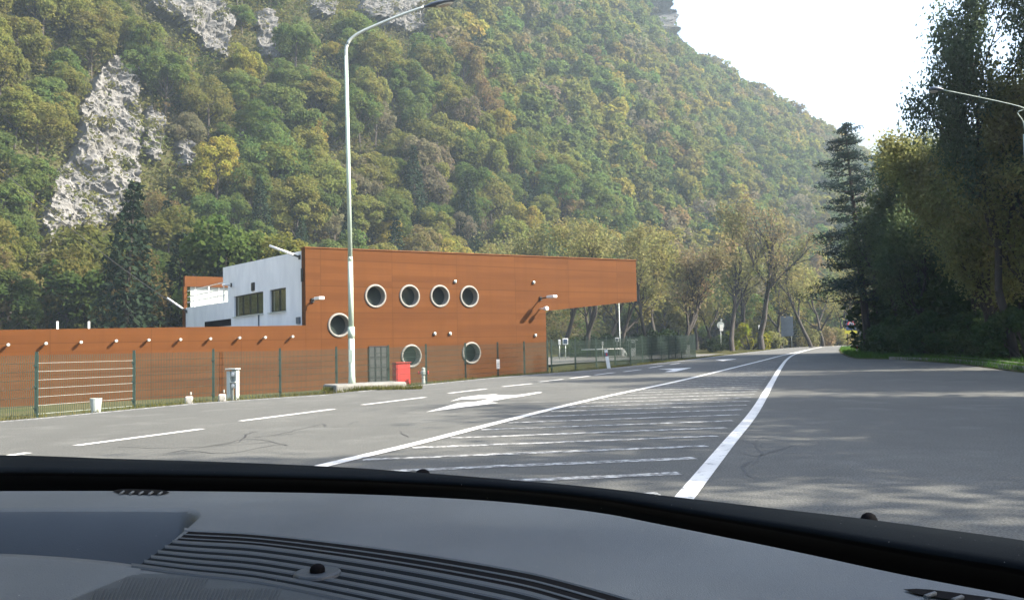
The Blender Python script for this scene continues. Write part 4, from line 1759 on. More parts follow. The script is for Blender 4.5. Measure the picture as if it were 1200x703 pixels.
# taller scrub closing the wood behind them
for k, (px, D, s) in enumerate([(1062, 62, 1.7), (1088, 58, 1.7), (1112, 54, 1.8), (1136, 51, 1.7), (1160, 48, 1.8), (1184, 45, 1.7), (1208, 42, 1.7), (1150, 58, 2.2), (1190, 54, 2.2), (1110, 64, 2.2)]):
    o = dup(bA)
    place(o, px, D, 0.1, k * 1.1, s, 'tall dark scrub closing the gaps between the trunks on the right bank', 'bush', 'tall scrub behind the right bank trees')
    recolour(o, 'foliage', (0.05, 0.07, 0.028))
# roadside row to the right of the car; it shades the near road
for k, (x, y, s, src) in enumerate([(23.5, 25, 1.15, rB), (21.5, 20, 1.3, rB), (21, 14, 1.15, rD), (20, 8.5, 1.3, rD), (19.5, 3, 1.2, rD), (18.5, -2, 1.25, rD), (18, -7, 1.25, rB), (26, 11, 1.3, rD), (26, 3, 1.3, rD), (26.5, 31.5, 1.25, rA), (31, 36, 1.35, rA), (33, 41, 1.1, rB), (27, 19, 1.3, rA)]):
    o = src if src is rD and not rD.get('label') else dup(src)
    o.location = (x, y, terrain(x, y) - 0.1)
    o.rotation_euler = (0, 0, k * 1.3)
    o.scale = (s, s, s)
    tag(o, 'roadside tree whose shade falls across the near road', 'tree', 'roadside trees shading the near road')
    recolour(o, 'crown', DKG)

# ------------------------------------------------------------------ hillside wood
def crown_points(seed, rx, rz_, n, ncl):
    rp = random.Random(seed)
    rg = np.random.default_rng(seed)
    pts, outs = [], []
    for k in range(ncl):
        u = rp.uniform(-0.35, 1)
        a = rp.uniform(0, 6.283)
        rr = math.sqrt(max(0, 1 - u * u))
        q = rp.uniform(0.55, 0.95)
        c = np.array([rx * rr * math.cos(a) * q, rx * rr * math.sin(a) * q, rz_ * u * q])
        cr = rp.uniform(0.26, 0.42) * rx
        m = n // ncl
        d = rg.normal(size=(m, 3))
        d /= np.linalg.norm(d, axis=1)[:, None]
        d[:, 2] = np.where(rg.uniform(size=m) < 0.7, np.abs(d[:, 2]), d[:, 2])
        pts.append(c + d * cr * rg.uniform(0.7, 1.08, m)[:, None])
        o_ = d * 0.6 + c / np.array([rx, rx, rz_]) * 0.9
        outs.append(o_)
    return np.concatenate(pts), np.concatenate(outs)


def hill_mesh(name, seed, rx, rz_, n, ncl, leaf, trunk_h):
    rg = np.random.default_rng(seed + 100)
    C, OUT = crown_points(seed, rx, rz_, n, ncl)
    C[:, 2] += trunk_h + rz_ * 0.6
    V, Q = leaf_quads(rg, C, leaf, 0.25, 0.6, OUT)
    segs = [((0, 0, -1.5), (0, 0, trunk_h), 0.22, 0.16), ((0, 0, trunk_h), (0.2, 0.1, trunk_h + rz_ * 1.1), 0.16, 0.05)]
    rp = random.Random(seed)
    for k in range(7):
        a = rp.uniform(0, 6.28)
        z = trunk_h + rz_ * rp.uniform(0, 0.7)
        segs.append(((0, 0, z), (rx * 0.7 * math.cos(a), rx * 0.7 * math.sin(a), z + rz_ * 0.5), 0.08, 0.03))
    V2, Q2 = tubes_np(segs, 5)
    mi = np.concatenate([np.zeros(len(Q), int), np.ones(len(Q2), int)])
    return mesh_np(name, np.concatenate([V, V2]), np.concatenate([Q, Q2 + len(V)]), [M['leaf'], M['bark_grey']], mi)


def conifer_mesh(name, seed, h, r):
    rp = random.Random(seed)
    rg = np.random.default_rng(seed)
    C = []
    z = h * 0.08
    while z < h * 0.98:
        Lb = r * (1 - z / h) ** 0.8 * rp.uniform(0.85, 1.1) + 0.15
        m = int(95 * Lb + 24)
        a = rg.uniform(0, 6.283, m)
        q = rg.uniform(0.3, 1, m) ** 0.6 * Lb * (1 + 0.18 * np.sin(a * 5 + z))
        C.append(np.stack([np.cos(a) * q, np.sin(a) * q, z - q * 0.35 + rg.normal(size=m) * 0.12], axis=1))
        z += 0.5
    C = np.concatenate(C)
    V, Q = leaf_quads(rg, C, 0.21, 0.5, 0.45)
    V2, Q2 = tubes_np([((0, 0, -1), (0, 0, h * 0.98), 0.2, 0.02)], 6)
    mi = np.concatenate([np.zeros(len(Q), int), np.ones(len(Q2), int)])
    return mesh_np(name, np.concatenate([V, V2]), np.concatenate([Q, Q2 + len(V)]), [M['needle'], M['bark']], mi)


ROCKS = [
    # outline on the hillside in the photograph, used to find where each outcrop stands
    ('tallest pale limestone outcrop on the left of the wooded slope', [(122, 70), (150, 85), (160, 130), (158, 200), (152, 250), (120, 262), (85, 268), (52, 290), (40, 262), (60, 215), (84, 165), (88, 125), (105, 95)]),
    ('pale cliff cut by the top edge left of the middle', [(166, -20), (262, -20), (268, 30), (262, 72), (246, 62), (222, 42), (190, 25), (172, 10)]),
    ('small cracked outcrop right of the tallest outcrop', [(166, 130), (188, 132), (186, 160), (178, 192), (164, 180)]),
    ('narrow pale rock low between the outcrops', [(204, 165), (216, 168), (217, 198), (206, 200)]),
    ('broken low outcrop farthest right of the low rocks', [(268, 160), (290, 155), (291, 178), (276, 192), (248, 196), (250, 182)]),
    ('thin rock sliver high on the slope above the roof', [(297, 14), (314, 18), (320, 66), (306, 72), (299, 45)]),
    ('short grey cliff at the top edge left of the lamp arm', [(352, -15), (388, -15), (385, 20), (368, 26), (356, 12)]),
    ('bright streaked cliff at the top edge behind the lamp arm', [(405, -20), (497, -20), (495, 26), (480, 44), (468, 38), (450, 32), (424, 18)]),
    ('pale cliff at the top of the ridge against the white sky', [(740, -25), (768, -25), (780, 8), (790, 38), (800, 62), (780, 60), (760, 30), (748, 5)]),
]


def inside(px, py, poly, grow_=0.0):
    c = False
    n = len(poly)
    for i in range(n):
        x1, y1 = poly[i]
        x2, y2 = poly[(i + 1) % n]
        if (y1 > py) != (y2 > py) and px < (x2 - x1) * (py - y1) / (y2 - y1) + x1:
            c = not c
    return c


def hit(px, py):
    d = ray(px, py)
    d = d / d.y
    Y = 60.0
    prev = Y
    while Y < 900:
        p = EYE + d * Y
        if terrain(p.x, p.y) > p.z:
            lo, hi = prev, Y
            for _ in range(8):
                m = (lo + hi) / 2
                q = EYE + d * m
                if terrain(q.x, q.y) > q.z:
                    hi = m
                else:
                    lo = m
            return EYE + d * hi
        prev = Y
        Y += 4
    return None


UPH = Vector((0.707, -0.707, 0))
rg = np.random.default_rng(31)
SHRUB = []
for lab, poly in ROCKS:
    cx = sum(p[0] for p in poly) / len(poly)
    cy = sum(p[1] for p in poly) / len(poly)
    y0, y1 = max(-45, min(p[1] for p in poly)), max(p[1] for p in poly)
    x0, x1 = min(p[0] for p in poly), max(p[0] for p in poly)
    # how far the slope lies, on a coarse lattice
    GX, GY = 5, 7
    grid, last_y = [], None
    for b_ in range(GY):
        row = []
        for a in range(GX):
            h = hit(lerp(x0 - 4, x1 + 4, a / (GX - 1)), lerp(y1 + 4, y0 - 4, b_ / (GY - 1)))
            row.append(h.y if h else (row[-1] if row else (last_y or 330)))
        last_y = row[-1]
        grid.append(row)

    def far(px, py):
        u = min(max((px - x0 + 4) / (x1 - x0 + 8), 0), 0.999) * (GX - 1)
        v = min(max((y1 + 4 - py) / (y1 - y0 + 8), 0), 0.999) * (GY - 1)
        a, b_ = int(u), int(v)
        fu, fv = u - a, v - b_
        return lerp(lerp(grid[b_][a], grid[b_][a + 1], fu), lerp(grid[b_ + 1][a], grid[b_ + 1][a + 1], fu), fv)

    base = at(cx, cy, far(cx, cy))
    step = max(0.9, (x1 - x0) / 110)
    nxr = int((x1 - x0) / step) + 16
    nyr = int((y1 - y0) / step) + 16
    idx = {}
    vs, fs = [], []
    for j in range(nyr):
        for i in range(nxr):
            px, py = x0 - 7 * step + i * step, y0 - 7 * step + j * step
            amp = 6.5
            jx = noise.noise((px * 0.06, py * 0.06, 2.2)) * amp + noise.noise((px * 0.2, py * 0.2, 4.2)) * amp * 0.6
            jy = noise.noise((px * 0.06, py * 0.06, 8.2)) * amp + noise.noise((px * 0.2, py * 0.2, 6.2)) * amp * 0.6
            if not inside(px + jx, py + jy, poly):
                continue
            p = at(px, py, far(px, py))
            q = Vector((p.x * 0.16, p.y * 0.16, p.z * 0.07))
            r1 = noise.ridged_multi_fractal(q, 0.9, 2.1, 5, 1.0, 2.0)
            r2 = abs(noise.noise((p.x * 0.8, p.y * 0.8, p.z * 0.13)))
            r3 = abs(noise.noise((p.x * 2.1, p.y * 2.1, p.z * 0.45)))
            r4 = noise.cell((p.x * 0.7 + r2, p.y * 0.7, p.z * 0.45 + r3))
            r5 = noise.noise((p.x * 0.22, p.y * 0.22, p.z * 0.05))
            p = p + UPH * (0.8 + r1 * 1.3 + (0.5 - r2) * 1.5 - r3 * 0.5 + r4 * 0.25 + r5 * 1.6)
            idx[(i, j)] = len(vs)
            vs.append(p - base)
            if rg.uniform() < 0.0005 + 0.008 * max(0, noise.noise((px * 0.07, py * 0.07, 1.1)) - 0.05) * 10:
                SHRUB.append(p + UPH * 0.2)
    for (i, j), a in list(idx.items()):
        q = [(i, j), (i + 1, j), (i + 1, j + 1), (i, j + 1)]
        if all(k in idx for k in q):
            fs.append(tuple(idx[k] for k in q)[::-1])
    back = [v - UPH * 8 for v in vs]
    ec = set()
    for f in fs:
        for k in range(4):
            ec.add((f[k], f[(k + 1) % 4]))
    nb = len(vs)
    for a, b_ in [e for e in ec if (e[1], e[0]) not in ec]:
        fs.append((b_, a, a + nb, b_ + nb))
    b = MB()
    b.add(vs + back, fs, False)
    o = b.build('rock_outcrop', M['rock'])
    o.location = base
    tag(o, lab, 'rock', 'limestone outcrops on the slope')

protos = [hill_mesh('broadleaf_tree', 200 + k, rx, rz_, 7000, 21, 0.17, th) for k, (rx, rz_, th) in enumerate([(3.6, 3.4, 2.5), (3.1, 3.8, 3.0), (4.0, 3.4, 2.0), (2.8, 3.2, 2.5), (3.4, 4.2, 3.0)])]
sparse = [hill_mesh('thin_tree', 300 + k, 3.0, 3.6, 3200, 16, 0.15, 3.0) for k in range(3)]
conis = [conifer_mesh('conifer_tree', 400 + k, h, r) for k, (h, r) in enumerate([(11, 2.3), (13, 2.6), (9, 2.0)])]
low_pts = [crown_points(500 + k, 3.7, 3.7, 820, 12) for k in range(8)]

PAL = [('green', (0.105, 0.145, 0.042), 38), ('olive', (0.160, 0.168, 0.046), 36), ('yellow', (0.23, 0.21, 0.046), 8), ('russet', (0.185, 0.152, 0.062), 7), ('grey brown', (0.165, 0.150, 0.09), 9)]
rp = random.Random(99)
cand = []
s_ = -120.0
step = 4.2
while s_ < 620:
    w_ = -16.0
    while w_ < 190:
        ss = s_ + rp.uniform(-2.2, 2.2)
        ww = w_ + rp.uniform(-2.2, 2.2)
        x = 0.7071 * (ss - (ww + 76))
        y = 0.7071 * (ss + (ww + 76))
        w_ += step * (0.85 if ww > 12 else 1)
        if y < 62:
            continue
        q0 = proj((x, y, 0))
        if q0 is None or q0[0] < -60 or q0[0] > 1180:
            continue
        z = terrain(x, y)
        pc = proj((x, y, z + 5.5))
        pt = proj((x, y, z + 9.5))
        if pc is None or pt[1] > 415 or pc[1] < -45 or pc[0] < -45 or pc[0] > 1075:
            continue
        # clear of the road, the car park and the yard
        if poly_dist((x, y), LEFT)[0] < 5 or poly_dist((x, y), LEFT)[1] < 0:
            continue
        if ww < -4 and (x > -14):
            continue
        # hidden by the building
        px, py = pt
        if px < 216 and py > 386 or 260 < px < 358 and py > 330 or 358 < px < 640 and py > 306 or 640 <= px < 740 and 312 < py < 352:
            continue
        # leave the rock faces open
        blocked = False
        for lab, poly in ROCKS:
            for k in (2.0, 4.0, 6.0, 8.0, 9.5):
                pk = proj((x, y, z + k))
                rad = 1100 / max(60, y)
                if 'ridge' in lab:
                    continue
                if any(inside(pk[0] + dx + rp.uniform(-4, 4), pk[1] + rp.uniform(-4, 4), poly) for dx in (-rad, 0, rad)) and rp.random() < 0.72:
                    blocked = True
        if blocked:
            continue
        dist = math.hypot(x, y)
        cand.append((dist, x, y, z, pc, ww, ss))
    s_ += step
cand.sort(key=lambda c: c[0])
print('HILL TREES', len(cand))


def region(px, py):
    if px < 215:
        return 'behind the low orange wall' if py > 285 else ('beside the tallest outcrop' if py > 90 else 'high above the tallest outcrop')
    if px < 400:
        return 'behind the white end wall' if py > 250 else ('below the top cliffs' if py < 110 else 'on the slope left of the lamp post')
    if px < 640:
        return 'just above the orange roof' if py > 215 else ('high on the slope behind the lamp arm' if py < 100 else 'on the middle slope above the roof')
    if px < 780:
        return 'on the slope above the overhang'
    return 'on the far slope near the ridge end'


N_IND = 292
massV, massQ, massC = [], [], []
nv = 0
for i, (dist, x, y, z, pc, ww, ss) in enumerate(cand):
    cn = noise.noise((x * 0.022, y * 0.022, z * 0.03))
    r = rp.random() * 100 + cn * 26
    name = None
    acc = 0
    for nm, colr, wgt in PAL:
        acc += wgt
        if r < acc:
            break
    v = rp.uniform(0.84, 1.16)
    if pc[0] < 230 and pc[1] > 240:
        # foot of the slope: shade put into darker leaf colours
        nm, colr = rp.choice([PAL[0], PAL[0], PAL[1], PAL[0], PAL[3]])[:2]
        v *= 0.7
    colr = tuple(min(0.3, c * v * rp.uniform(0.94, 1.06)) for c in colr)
    s = rp.uniform(0.72, 1.22)
    if ww < 10:
        s *= 1.05
    elif pc[0] < 300:
        s *= 0.82
    dark = pc[0] < 640 and pc[1] > 225
    if i < N_IND:
        reg = region(*pc)
        if dark and rp.random() < 0.18:
            o = link('conifer_tree', rp.choice(conis))
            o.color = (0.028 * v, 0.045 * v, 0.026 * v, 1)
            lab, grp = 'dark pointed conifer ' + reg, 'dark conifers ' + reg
        elif nm in ('grey brown', 'russet') and rp.random() < 0.6:
            o = link('thin_tree', rp.choice(sparse))
            o.color = (*colr, 1)
            lab, grp = 'thin ' + nm + ' autumn tree ' + reg, 'thin ' + nm + ' trees ' + reg
        else:
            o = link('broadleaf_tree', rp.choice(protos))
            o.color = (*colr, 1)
            lab, grp = 'rounded ' + nm + ' broadleaf tree ' + reg, nm + ' trees ' + reg
        o.location = (x, y, z)
        o.rotation_euler = (rp.uniform(-0.08, 0.08), rp.uniform(-0.08, 0.08), rp.uniform(0, 6.28))
        o.scale = (s * rp.uniform(0.9, 1.1), s * rp.uniform(0.9, 1.1), s * rp.uniform(0.9, 1.15))
        tag(o, lab, 'tree', grp)
    else:
        rg = np.random.default_rng(i)
        P, PO = rp.choice(low_pts)
        if nm == 'grey brown':
            P, PO = P[::2], PO[::2]
        a = rp.uniform(0, 6.28)
        Rm = np.array([[math.cos(a), -math.sin(a), 0], [math.sin(a), math.cos(a), 0], [0, 0, 1]])
        C = (P @ Rm.T) * np.array([s, s, s * rp.uniform(0.9, 1.2)]) + np.array([x, y, z + 4.6 * s])
        lv_, lq = leaf_quads(rg, C, 0.42 * s, 0.25, 0.65, PO @ Rm.T)
        massV.append(lv_)
        massQ.append(lq + nv)
        nv += len(lv_)
        massC.append(np.tile(np.array([*colr, 1.0]), (len(lq), 1)))
V = np.concatenate(massV)
Q = np.concatenate(massQ)
Cc = np.concatenate(massC)
me = mesh_np('hillside_wood', V, Q, [M['leaf_mass']])
at_ = me.attributes.new('tint', 'FLOAT_COLOR', 'FACE')
at_.data.foreach_set('color', Cc.astype(np.float32).ravel())
tag(link('hillside_wood', me), 'dense autumn wood covering the far hillside up to the ridge', 'wood', kind='stuff')

# low growth between the trunks
rg = np.random.default_rng(77)
UC = []
for _ in range(24000):
    ss, ww = rp.uniform(-60, 330), rp.uniform(-10, 95)
    x, y = 0.7071 * (ss - (ww + 76)), 0.7071 * (ss + (ww + 76))
    if y < 66:
        continue
    d_, side_ = poly_dist((x, y), LEFT)
    if d_ < 6 or side_ < 0 or (ww < 2 and x > -14):
        continue
    z = terrain(x, y)
    pc = proj((x, y, z + 1))
    if pc is None or not (-30 < pc[0] < 1000 and -30 < pc[1] < 400):
        continue
    if any(inside(pc[0], pc[1], poly) for lab, poly in ROCKS):
        continue
    n = 28
    UC.append(np.array([x, y, z + 0.5]) + rg.normal(size=(n, 3)) * np.array([1.15, 1.15, 0.75]))
for p in SHRUB:
    UC.append(np.array(p) + rg.normal(size=(16, 3)) * np.array([0.5, 0.5, 0.4]))
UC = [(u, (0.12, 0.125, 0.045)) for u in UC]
for _ in range(9000):
    ss, ww = rp.uniform(-70, 200), rp.uniform(-4, 105)
    x, y = 0.7071 * (ss - (ww + 76)), 0.7071 * (ss + (ww + 76))
    if y < 66 or (ww < 2 and x > -14):
        continue
    z = terrain(x, y)
    pc = proj((x, y, z + 1.2))
    if pc is None or not (-30 < pc[0] < 700 and -40 < pc[1] < 400):
        continue
    if any(inside(pc[0], pc[1], poly) for lab, poly in ROCKS):
        continue
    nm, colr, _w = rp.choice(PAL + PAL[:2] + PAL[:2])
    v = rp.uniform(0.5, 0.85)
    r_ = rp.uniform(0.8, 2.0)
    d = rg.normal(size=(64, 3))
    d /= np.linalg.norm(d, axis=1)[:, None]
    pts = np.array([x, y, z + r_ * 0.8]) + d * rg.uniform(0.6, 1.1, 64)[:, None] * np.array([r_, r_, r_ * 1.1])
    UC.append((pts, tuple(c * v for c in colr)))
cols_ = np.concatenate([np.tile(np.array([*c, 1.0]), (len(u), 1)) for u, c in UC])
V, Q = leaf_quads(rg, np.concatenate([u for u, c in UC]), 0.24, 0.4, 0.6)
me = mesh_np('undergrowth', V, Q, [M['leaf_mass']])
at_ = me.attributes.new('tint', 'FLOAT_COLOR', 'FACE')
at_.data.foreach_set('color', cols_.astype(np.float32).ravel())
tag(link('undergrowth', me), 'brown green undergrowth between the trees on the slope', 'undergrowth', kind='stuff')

# hills far down the valley
dv, df = [], []
nxh, nyh = 60, 10
for j in range(nyh + 1):
    for i in range(nxh + 1):
        X = lerp(330, 1000, i / nxh)
        t = j / nyh
        h = 276 + 20 * noise.noise((X * 0.006, 1.3, 0)) + 5 * noise.noise((X * 0.05, 2.3, 0)) - max(0, X - 560) * 0.10
        dv.append((X, 880 + t * 260, -5 + h * math.sin(t * math.pi / 2) ** 0.9 + 4 * noise.noise((X * 0.05, t * 9, 0))))
for j in range(nyh):
    for i in range(nxh):
        a = j * (nxh + 1) + i
        df.append((a, a + 1, a + nxh + 2, a + nxh + 1))
b = MB()
b.add(dv, df, True)
tag(b.build('distant_hills', mat('far woods', (0.05, 0.06, 0.03), (0.075, 0.07, 0.035), 0.05, 0.95), recalc=False), kind='structure')

# ------------------------------------------------------------------ grass
def grass(name, samples, label_colour, hgt):
    rg = np.random.default_rng(8)
    S = np.array(samples)
    n = len(S)
    a = rg.uniform(0, 6.283, n)
    h = hgt * rg.uniform(0.4, 1.3, n)
    w = 0.012
    dx = np.stack([np.cos(a) * w, np.sin(a) * w, np.zeros(n)], axis=1)
    bend = np.stack([rg.normal(size=n) * 0.4 * h, rg.normal(size=n) * 0.4 * h, h], axis=1)
    V = np.stack([S - dx, S + dx, S + bend + dx * 0.15, S + bend - dx * 0.15], axis=1).reshape(-1, 3)
    Q = np.arange(n * 4).reshape(-1, 4)
    o = link(name, mesh_np(name, V, Q, [M['leaf']]))
    o.color = (*label_colour, 1)
    return tag(o, kind='stuff')


rg_ = random.Random(12)
sm = []
for a, b_ in zip(LEFT, LEFT[1:13]):
    ln = (b_ - a).length
    dirn = (b_ - a).normalized()
    nrm = Vector((-dirn.y, dirn.x, 0))
    for _ in range(int(ln * 130)):
        p = a + dirn * rg_.uniform(0, ln) + nrm * (0.06 + abs(rg_.gauss(0, 0.45)))
        if noise.noise((p.x * 0.7, p.y * 0.7, 0.5)) < -0.12:
            continue
        sm.append((p.x, p.y, terrain(p.x, p.y) - 0.01))
for _ in range(1500):
    p = cc + Vector((rg_.uniform(-1.1, 1.7), rg_.uniform(-0.9, -0.45), 0))
    sm.append((p.x, p.y, 0.0))
tag(grass('grass', sm, (0.12, 0.12, 0.04), 0.11), 'dry verge grass along the left road edge', 'grass')
sm = []
for a, b_ in zip(RIGHT[3:], RIGHT[4:14]):
    ln = (b_ - a).length
    dirn = (b_ - a).normalized()
    nrm = Vector((dirn.y, -dirn.x, 0))
    for _ in range(int(ln * 420)):
        p = a + dirn * rg_.uniform(0, ln) + nrm * (0.15 + abs(rg_.gauss(0, 4.5)))
        if poly_dist((p.x, p.y), RIGHT)[1] > 0 or p.y < 18:
            continue
        sm.append((p.x, p.y, terrain(p.x, p.y) - 0.02))
tag(grass('grass', sm, (0.075, 0.15, 0.03), 0.26), 'green grass on the right bank', 'grass')

# ------------------------------------------------------------------ the car we look out of
car = empty('car', (0, 0.2, 0))
tag(car, 'car seen from inside, its dark grey dashboard under the windscreen', 'car')
CO = Vector((0, 0.2, 0))
ZD = EYE.z - 0.16


def dp(px, py, dz=0.0):
    return gp(px, py, ZD + dz) - CO


EDGE = [(-420, 580), (-200, 569), (0, 568), (200, 568), (380, 570.5), (500, 575), (600, 581.5), (700, 593), (780, 608), (920, 636), (1060, 666), (1200, 693), (1320, 722), (1450, 765), (1560, 820)]
TOP = [(-420, 545), (-200, 535), (0, 533), (130, 537), (260, 541), (400, 547), (500, 554), (600, 562), (700, 571), (780, 580.5), (900, 594.5), (1000, 606), (1100, 619), (1200, 633), (1320, 655), (1450, 690), (1560, 735)]
SLIT = [(150, 617), (217, 622.5), (300, 627), (400, 638), (500, 652), (600, 669), (650, 680), (730, 702), (800, 724), (900, 762)]
S1 = [(200, 4.6), (300, 4.9), (600, 7.6), (740, 10.0), (900, 13)]
S2 = [(157, 6.4), (300, 7.8), (600, 11.5), (900, 17)]


def edge(x):
    return interp(x, EDGE)


def slit(x):
    return interp(x, SLIT)


EDGE_S = [(p.x, p.y) for p in catmull([(a, b_, 0) for a, b_ in EDGE], 6)]
TOP_S = [(p.x, p.y) for p in catmull([(a, b_, 0) for a, b_ in TOP], 6)]
SLIT_S = [(p.x, p.y) for p in catmull([(a, b_, 0) for a, b_ in SLIT], 6)]
edge = lambda x: interp(x, EDGE_S)
slit = lambda x: interp(x, SLIT_S)
xleft = lambda y: 222 - (y - 621) * 1.41


def pad_dz(px, py):
    e = edge(px)
    dz = -0.018 * (1 - sstep(0, 9, py - e)) ** 2
    # hollow behind the instrument hood
    k = sstep(594, 630, py) * (1 - sstep(-14, 14, px - (222 - max(0, py - 605) * 1.2)))
    if py > 640:
        k *= 1.0
    dz -= 0.17 * k
    return dz


cols = list(np.linspace(-420, -20, 30)) + list(np.linspace(-16, 900, 420)) + list(np.linspace(910, 1560, 70))
b = MB()
vs, fs = [], []
rows = 170
for j in range(rows + 1):
    for px in cols:
        e = edge(px)
        t = j / rows
        bot = 830 + max(0, (px - 1000)) * 0.3
        py = e + (bot - e) * (t ** 1.35)
        vs.append(dp(px, py, 0) + Vector((0, 0, pad_dz(px, py))))
nc = len(cols)
for j in range(rows):
    for i in range(nc - 1):
        a = j * nc + i
        fs.append((a, a + nc, a + nc + 1, a + 1))
b.add(vs, fs, True)
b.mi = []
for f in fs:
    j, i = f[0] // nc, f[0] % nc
    b.mi.append(1 if vs[f[2]].z < ZD - CO.z - 0.003 and cols[i] < 400 and j > 20 else 0)  # hollow faces take a darker plastic that paints in their shade
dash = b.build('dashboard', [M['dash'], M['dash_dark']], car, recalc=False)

# hood over the instruments
b = MB()
vs, fs = [], []
crest = [(-300, 650), (-120, 644), (0, 645.5), (60, 648.5), (110, 652.5), (145, 656.5), (166, 660)]
crest = [(p.x, p.y) for p in catmull([(a, c, 0) for a, c in crest], 5)]
R_end = lambda t: (lerp(166, -20, t), lerp(660, 760, t))
nr = 14
ncol = len(crest)
for j in range(-1, nr + 1):
    for i, (cx_, cy_) in enumerate(crest):
        f = i / (ncol - 1)
        if j < 0:
            vs.append(dp(cx_, cy_ + 2.5, 0) + Vector((0, 0.004, -0.05)))
            continue
        t = j / nr
        ex, ey = R_end(t)
        x0_, y0_ = cx_, cy_
        # slide each column towards the bottom left, ending on the seam line
        px = lerp(crest[0][0], 166, f) if j == 0 else lerp(crest[0][0], ex, f)
        px = cx_ * (1 - t) + px * t if t < 1 else px
        px = lerp(cx_, lerp(-300, ex, f), min(1, t * 1.0)) if j else cx_
        # keep to the right-hand seam
        py = lerp(cy_, 760, t) if i < ncol - 1 else ey
        py = lerp(cy_, 760, t)
        rnd = -0.004 * (1 - sstep(0, 0.12, t)) ** 2
        vs.append(dp(px, py, 0) + Vector((0, 0, 0.002 + rnd - 0.012 * t)))
for j in range(nr + 1):
    for i in range(ncol - 1):
        a = j * ncol + i
        fs.append((a, a + ncol, a + ncol + 1, a + 1))
b.add(vs, fs, True)
b.build('instrument_hood', M['dash'], dash, recalc=False)

# defroster slats: curved ribs over a flat black sheet
def rib(mb, f, x0, x1, wpx, dz, h, n=60):
    vs, fs = [], []
    for k in range(n + 1):
        x = lerp(x0, x1, k / n)
        y = f(x)
        w = wpx(x) if callable(wpx) else wpx
        for yy_, dd in ((y - w * 0.5, -h), (y - w * 0.3, 0), (y + w * 0.3, 0), (y + w * 0.5, -h)):
            vs.append(dp(x, yy_, 0) + Vector((0, 0, dz + dd)))
    for k in range(n):
        for q in range(3):
            a = k * 4 + q
            fs.append((a, a + 1, a + 5, a + 4))
    mb.add(vs, fs, False)


s1 = lambda x: interp(x, S1)
s2 = lambda x: interp(x, S2)
b = MB()
for k in (0, 1):
    f = lambda x, k=k: slit(x) + s1(x) * (k + 0.92)
    x0 = next(x for x in np.linspace(150, 400, 251) if x > xleft(f(x)))
    rib(b, f, x0, 880, lambda x: s1(x) * 0.30, 0.0010, 0.0003)
b.build('defroster_slat', M['dash_dark'], dash, recalc=False)
b = MB()
for j in range(5):
    f = lambda x, j=j: slit(x) + s1(x) * 2.75 + s2(x) * (j + 0.12)
    x0 = next((x for x in np.linspace(60, 500, 441) if x > xleft(f(x)) - 1), 200)
    rib(b, f, x0, 880, lambda x: s2(x) * 0.55, 0.0012, 0.0008)
b.build('defroster_rib', M['dash_dark'], dash, recalc=False)
# lip along the slots and a flat black sheet that paints the shade inside them
b = MB()
rib(b, lambda x: slit(x) - 1.6, 216, 880, 3.4, 0.0014, 0.001, 120)
b.build('grille_lip', M['dash'], dash, recalc=False)
b = MB()
vs, fs = [], []
for k in range(81):
    x = lerp(140, 880, k / 80)
    for y in (slit(x) - 1.5, slit(x) + s1(x) * 3.1):
        vs.append(dp(max(x, xleft(y) + 1), y, 0.0002))
for k in range(80):
    fs.append((2 * k, 2 * k + 1, 2 * k + 3, 2 * k + 2))
b.add(vs, fs, False)
b.build('slot_shade', M['black'], dash, recalc=False)
# floor of the ribbed part sits higher than the black slot sheet
b = MB()
vs, fs = [], []
nx_ = 70
for k in range(nx_ + 1):
    for j in range(9):
        u = k / nx_
        x = lerp(60, 880, u)
        y = slit(x) + s1(x) * 2.85 + s2(x) * 5.4 * j / 8
        xl = xleft(y)
        x_ = max(x, xl)
        vs.append(dp(x_, y, 0) + Vector((0, 0, 0.0005)))
for k in range(nx_):
    for j in range(8):
        a = k * 9 + j
        fs.append((a, a + 1, a + 10, a + 9))
b.add(vs, fs, False)
b.build('grille_floor', M['trim'], dash, recalc=False)
# flat band then the perforated speaker cover
b = MB()
f = lambda x: slit(x) + s1(x) * 2.75 + s2(x) * 5.2
rib(b, f, 154, 880, lambda x: s2(x) * 0.75, 0.0016, 0.0012)
b.build('grille_border', M['dash_dark'], dash, recalc=False)
b = MB()
vs, fs = [], []
g2 = lambda x: f(x) + s2(x) * 0.4
for k in range(61):
    x = lerp(20, 880, k / 60)
    for y in (max(g2(x), 672 + max(0, 157 - x) * 0.42), 860):
        vs.append(dp(x, y, 0) + Vector((0, 0, 0.0003)))
for k in range(60):
    fs.append((2 * k, 2 * k + 1, 2 * k + 3, 2 * k + 2))
b.add(vs, fs, False)
for k in range(170):
    xb = 60 + k * 4.6
    # ribs run up to the right, as the perforations do
    x1_, y1_ = xb + 40, None
    pts = []
    for t in np.linspace(0, 1, 12):
        py = lerp(640, 780, 1 - t)
        px = xb - 60 + t * 62
        if py < g2(px) + 0.5 or px < 157 - (py - 672) * 2.35:
            continue
        pts.append(dp(px, py, 0) + Vector((0, 0, 0.0006)))
    if len(pts) > 1:
        b.tube(pts, 0.00062, 4, caps=False)
b.build('speaker_grille', M['dash_dark'], dash, recalc=False)
# light sensor on the grille
b = MB()
c = dp(372, 674, 0.0)
for sx, h0, h1, m in ((0.020, -0.004, 0.004, 0),):
    b.lathe(c, (0, 0, 1), [(0.017, 0.0006), (0.0162, 0.0024), (0.015, 0.003), (0.010, 0.0026), (0.0, 0.0026)], 30, mi=0, smooth=False)
b.lathe(c, (0, 0, 1), [(0.0054, 0.002), (0.0054, 0.0045), (0.0046, 0.0066), (0.0026, 0.0079), (0.0, 0.0083)], 20, mi=1, smooth=True)
b.build('light_sensor', [M['dash_dark'], M['black']], dash)
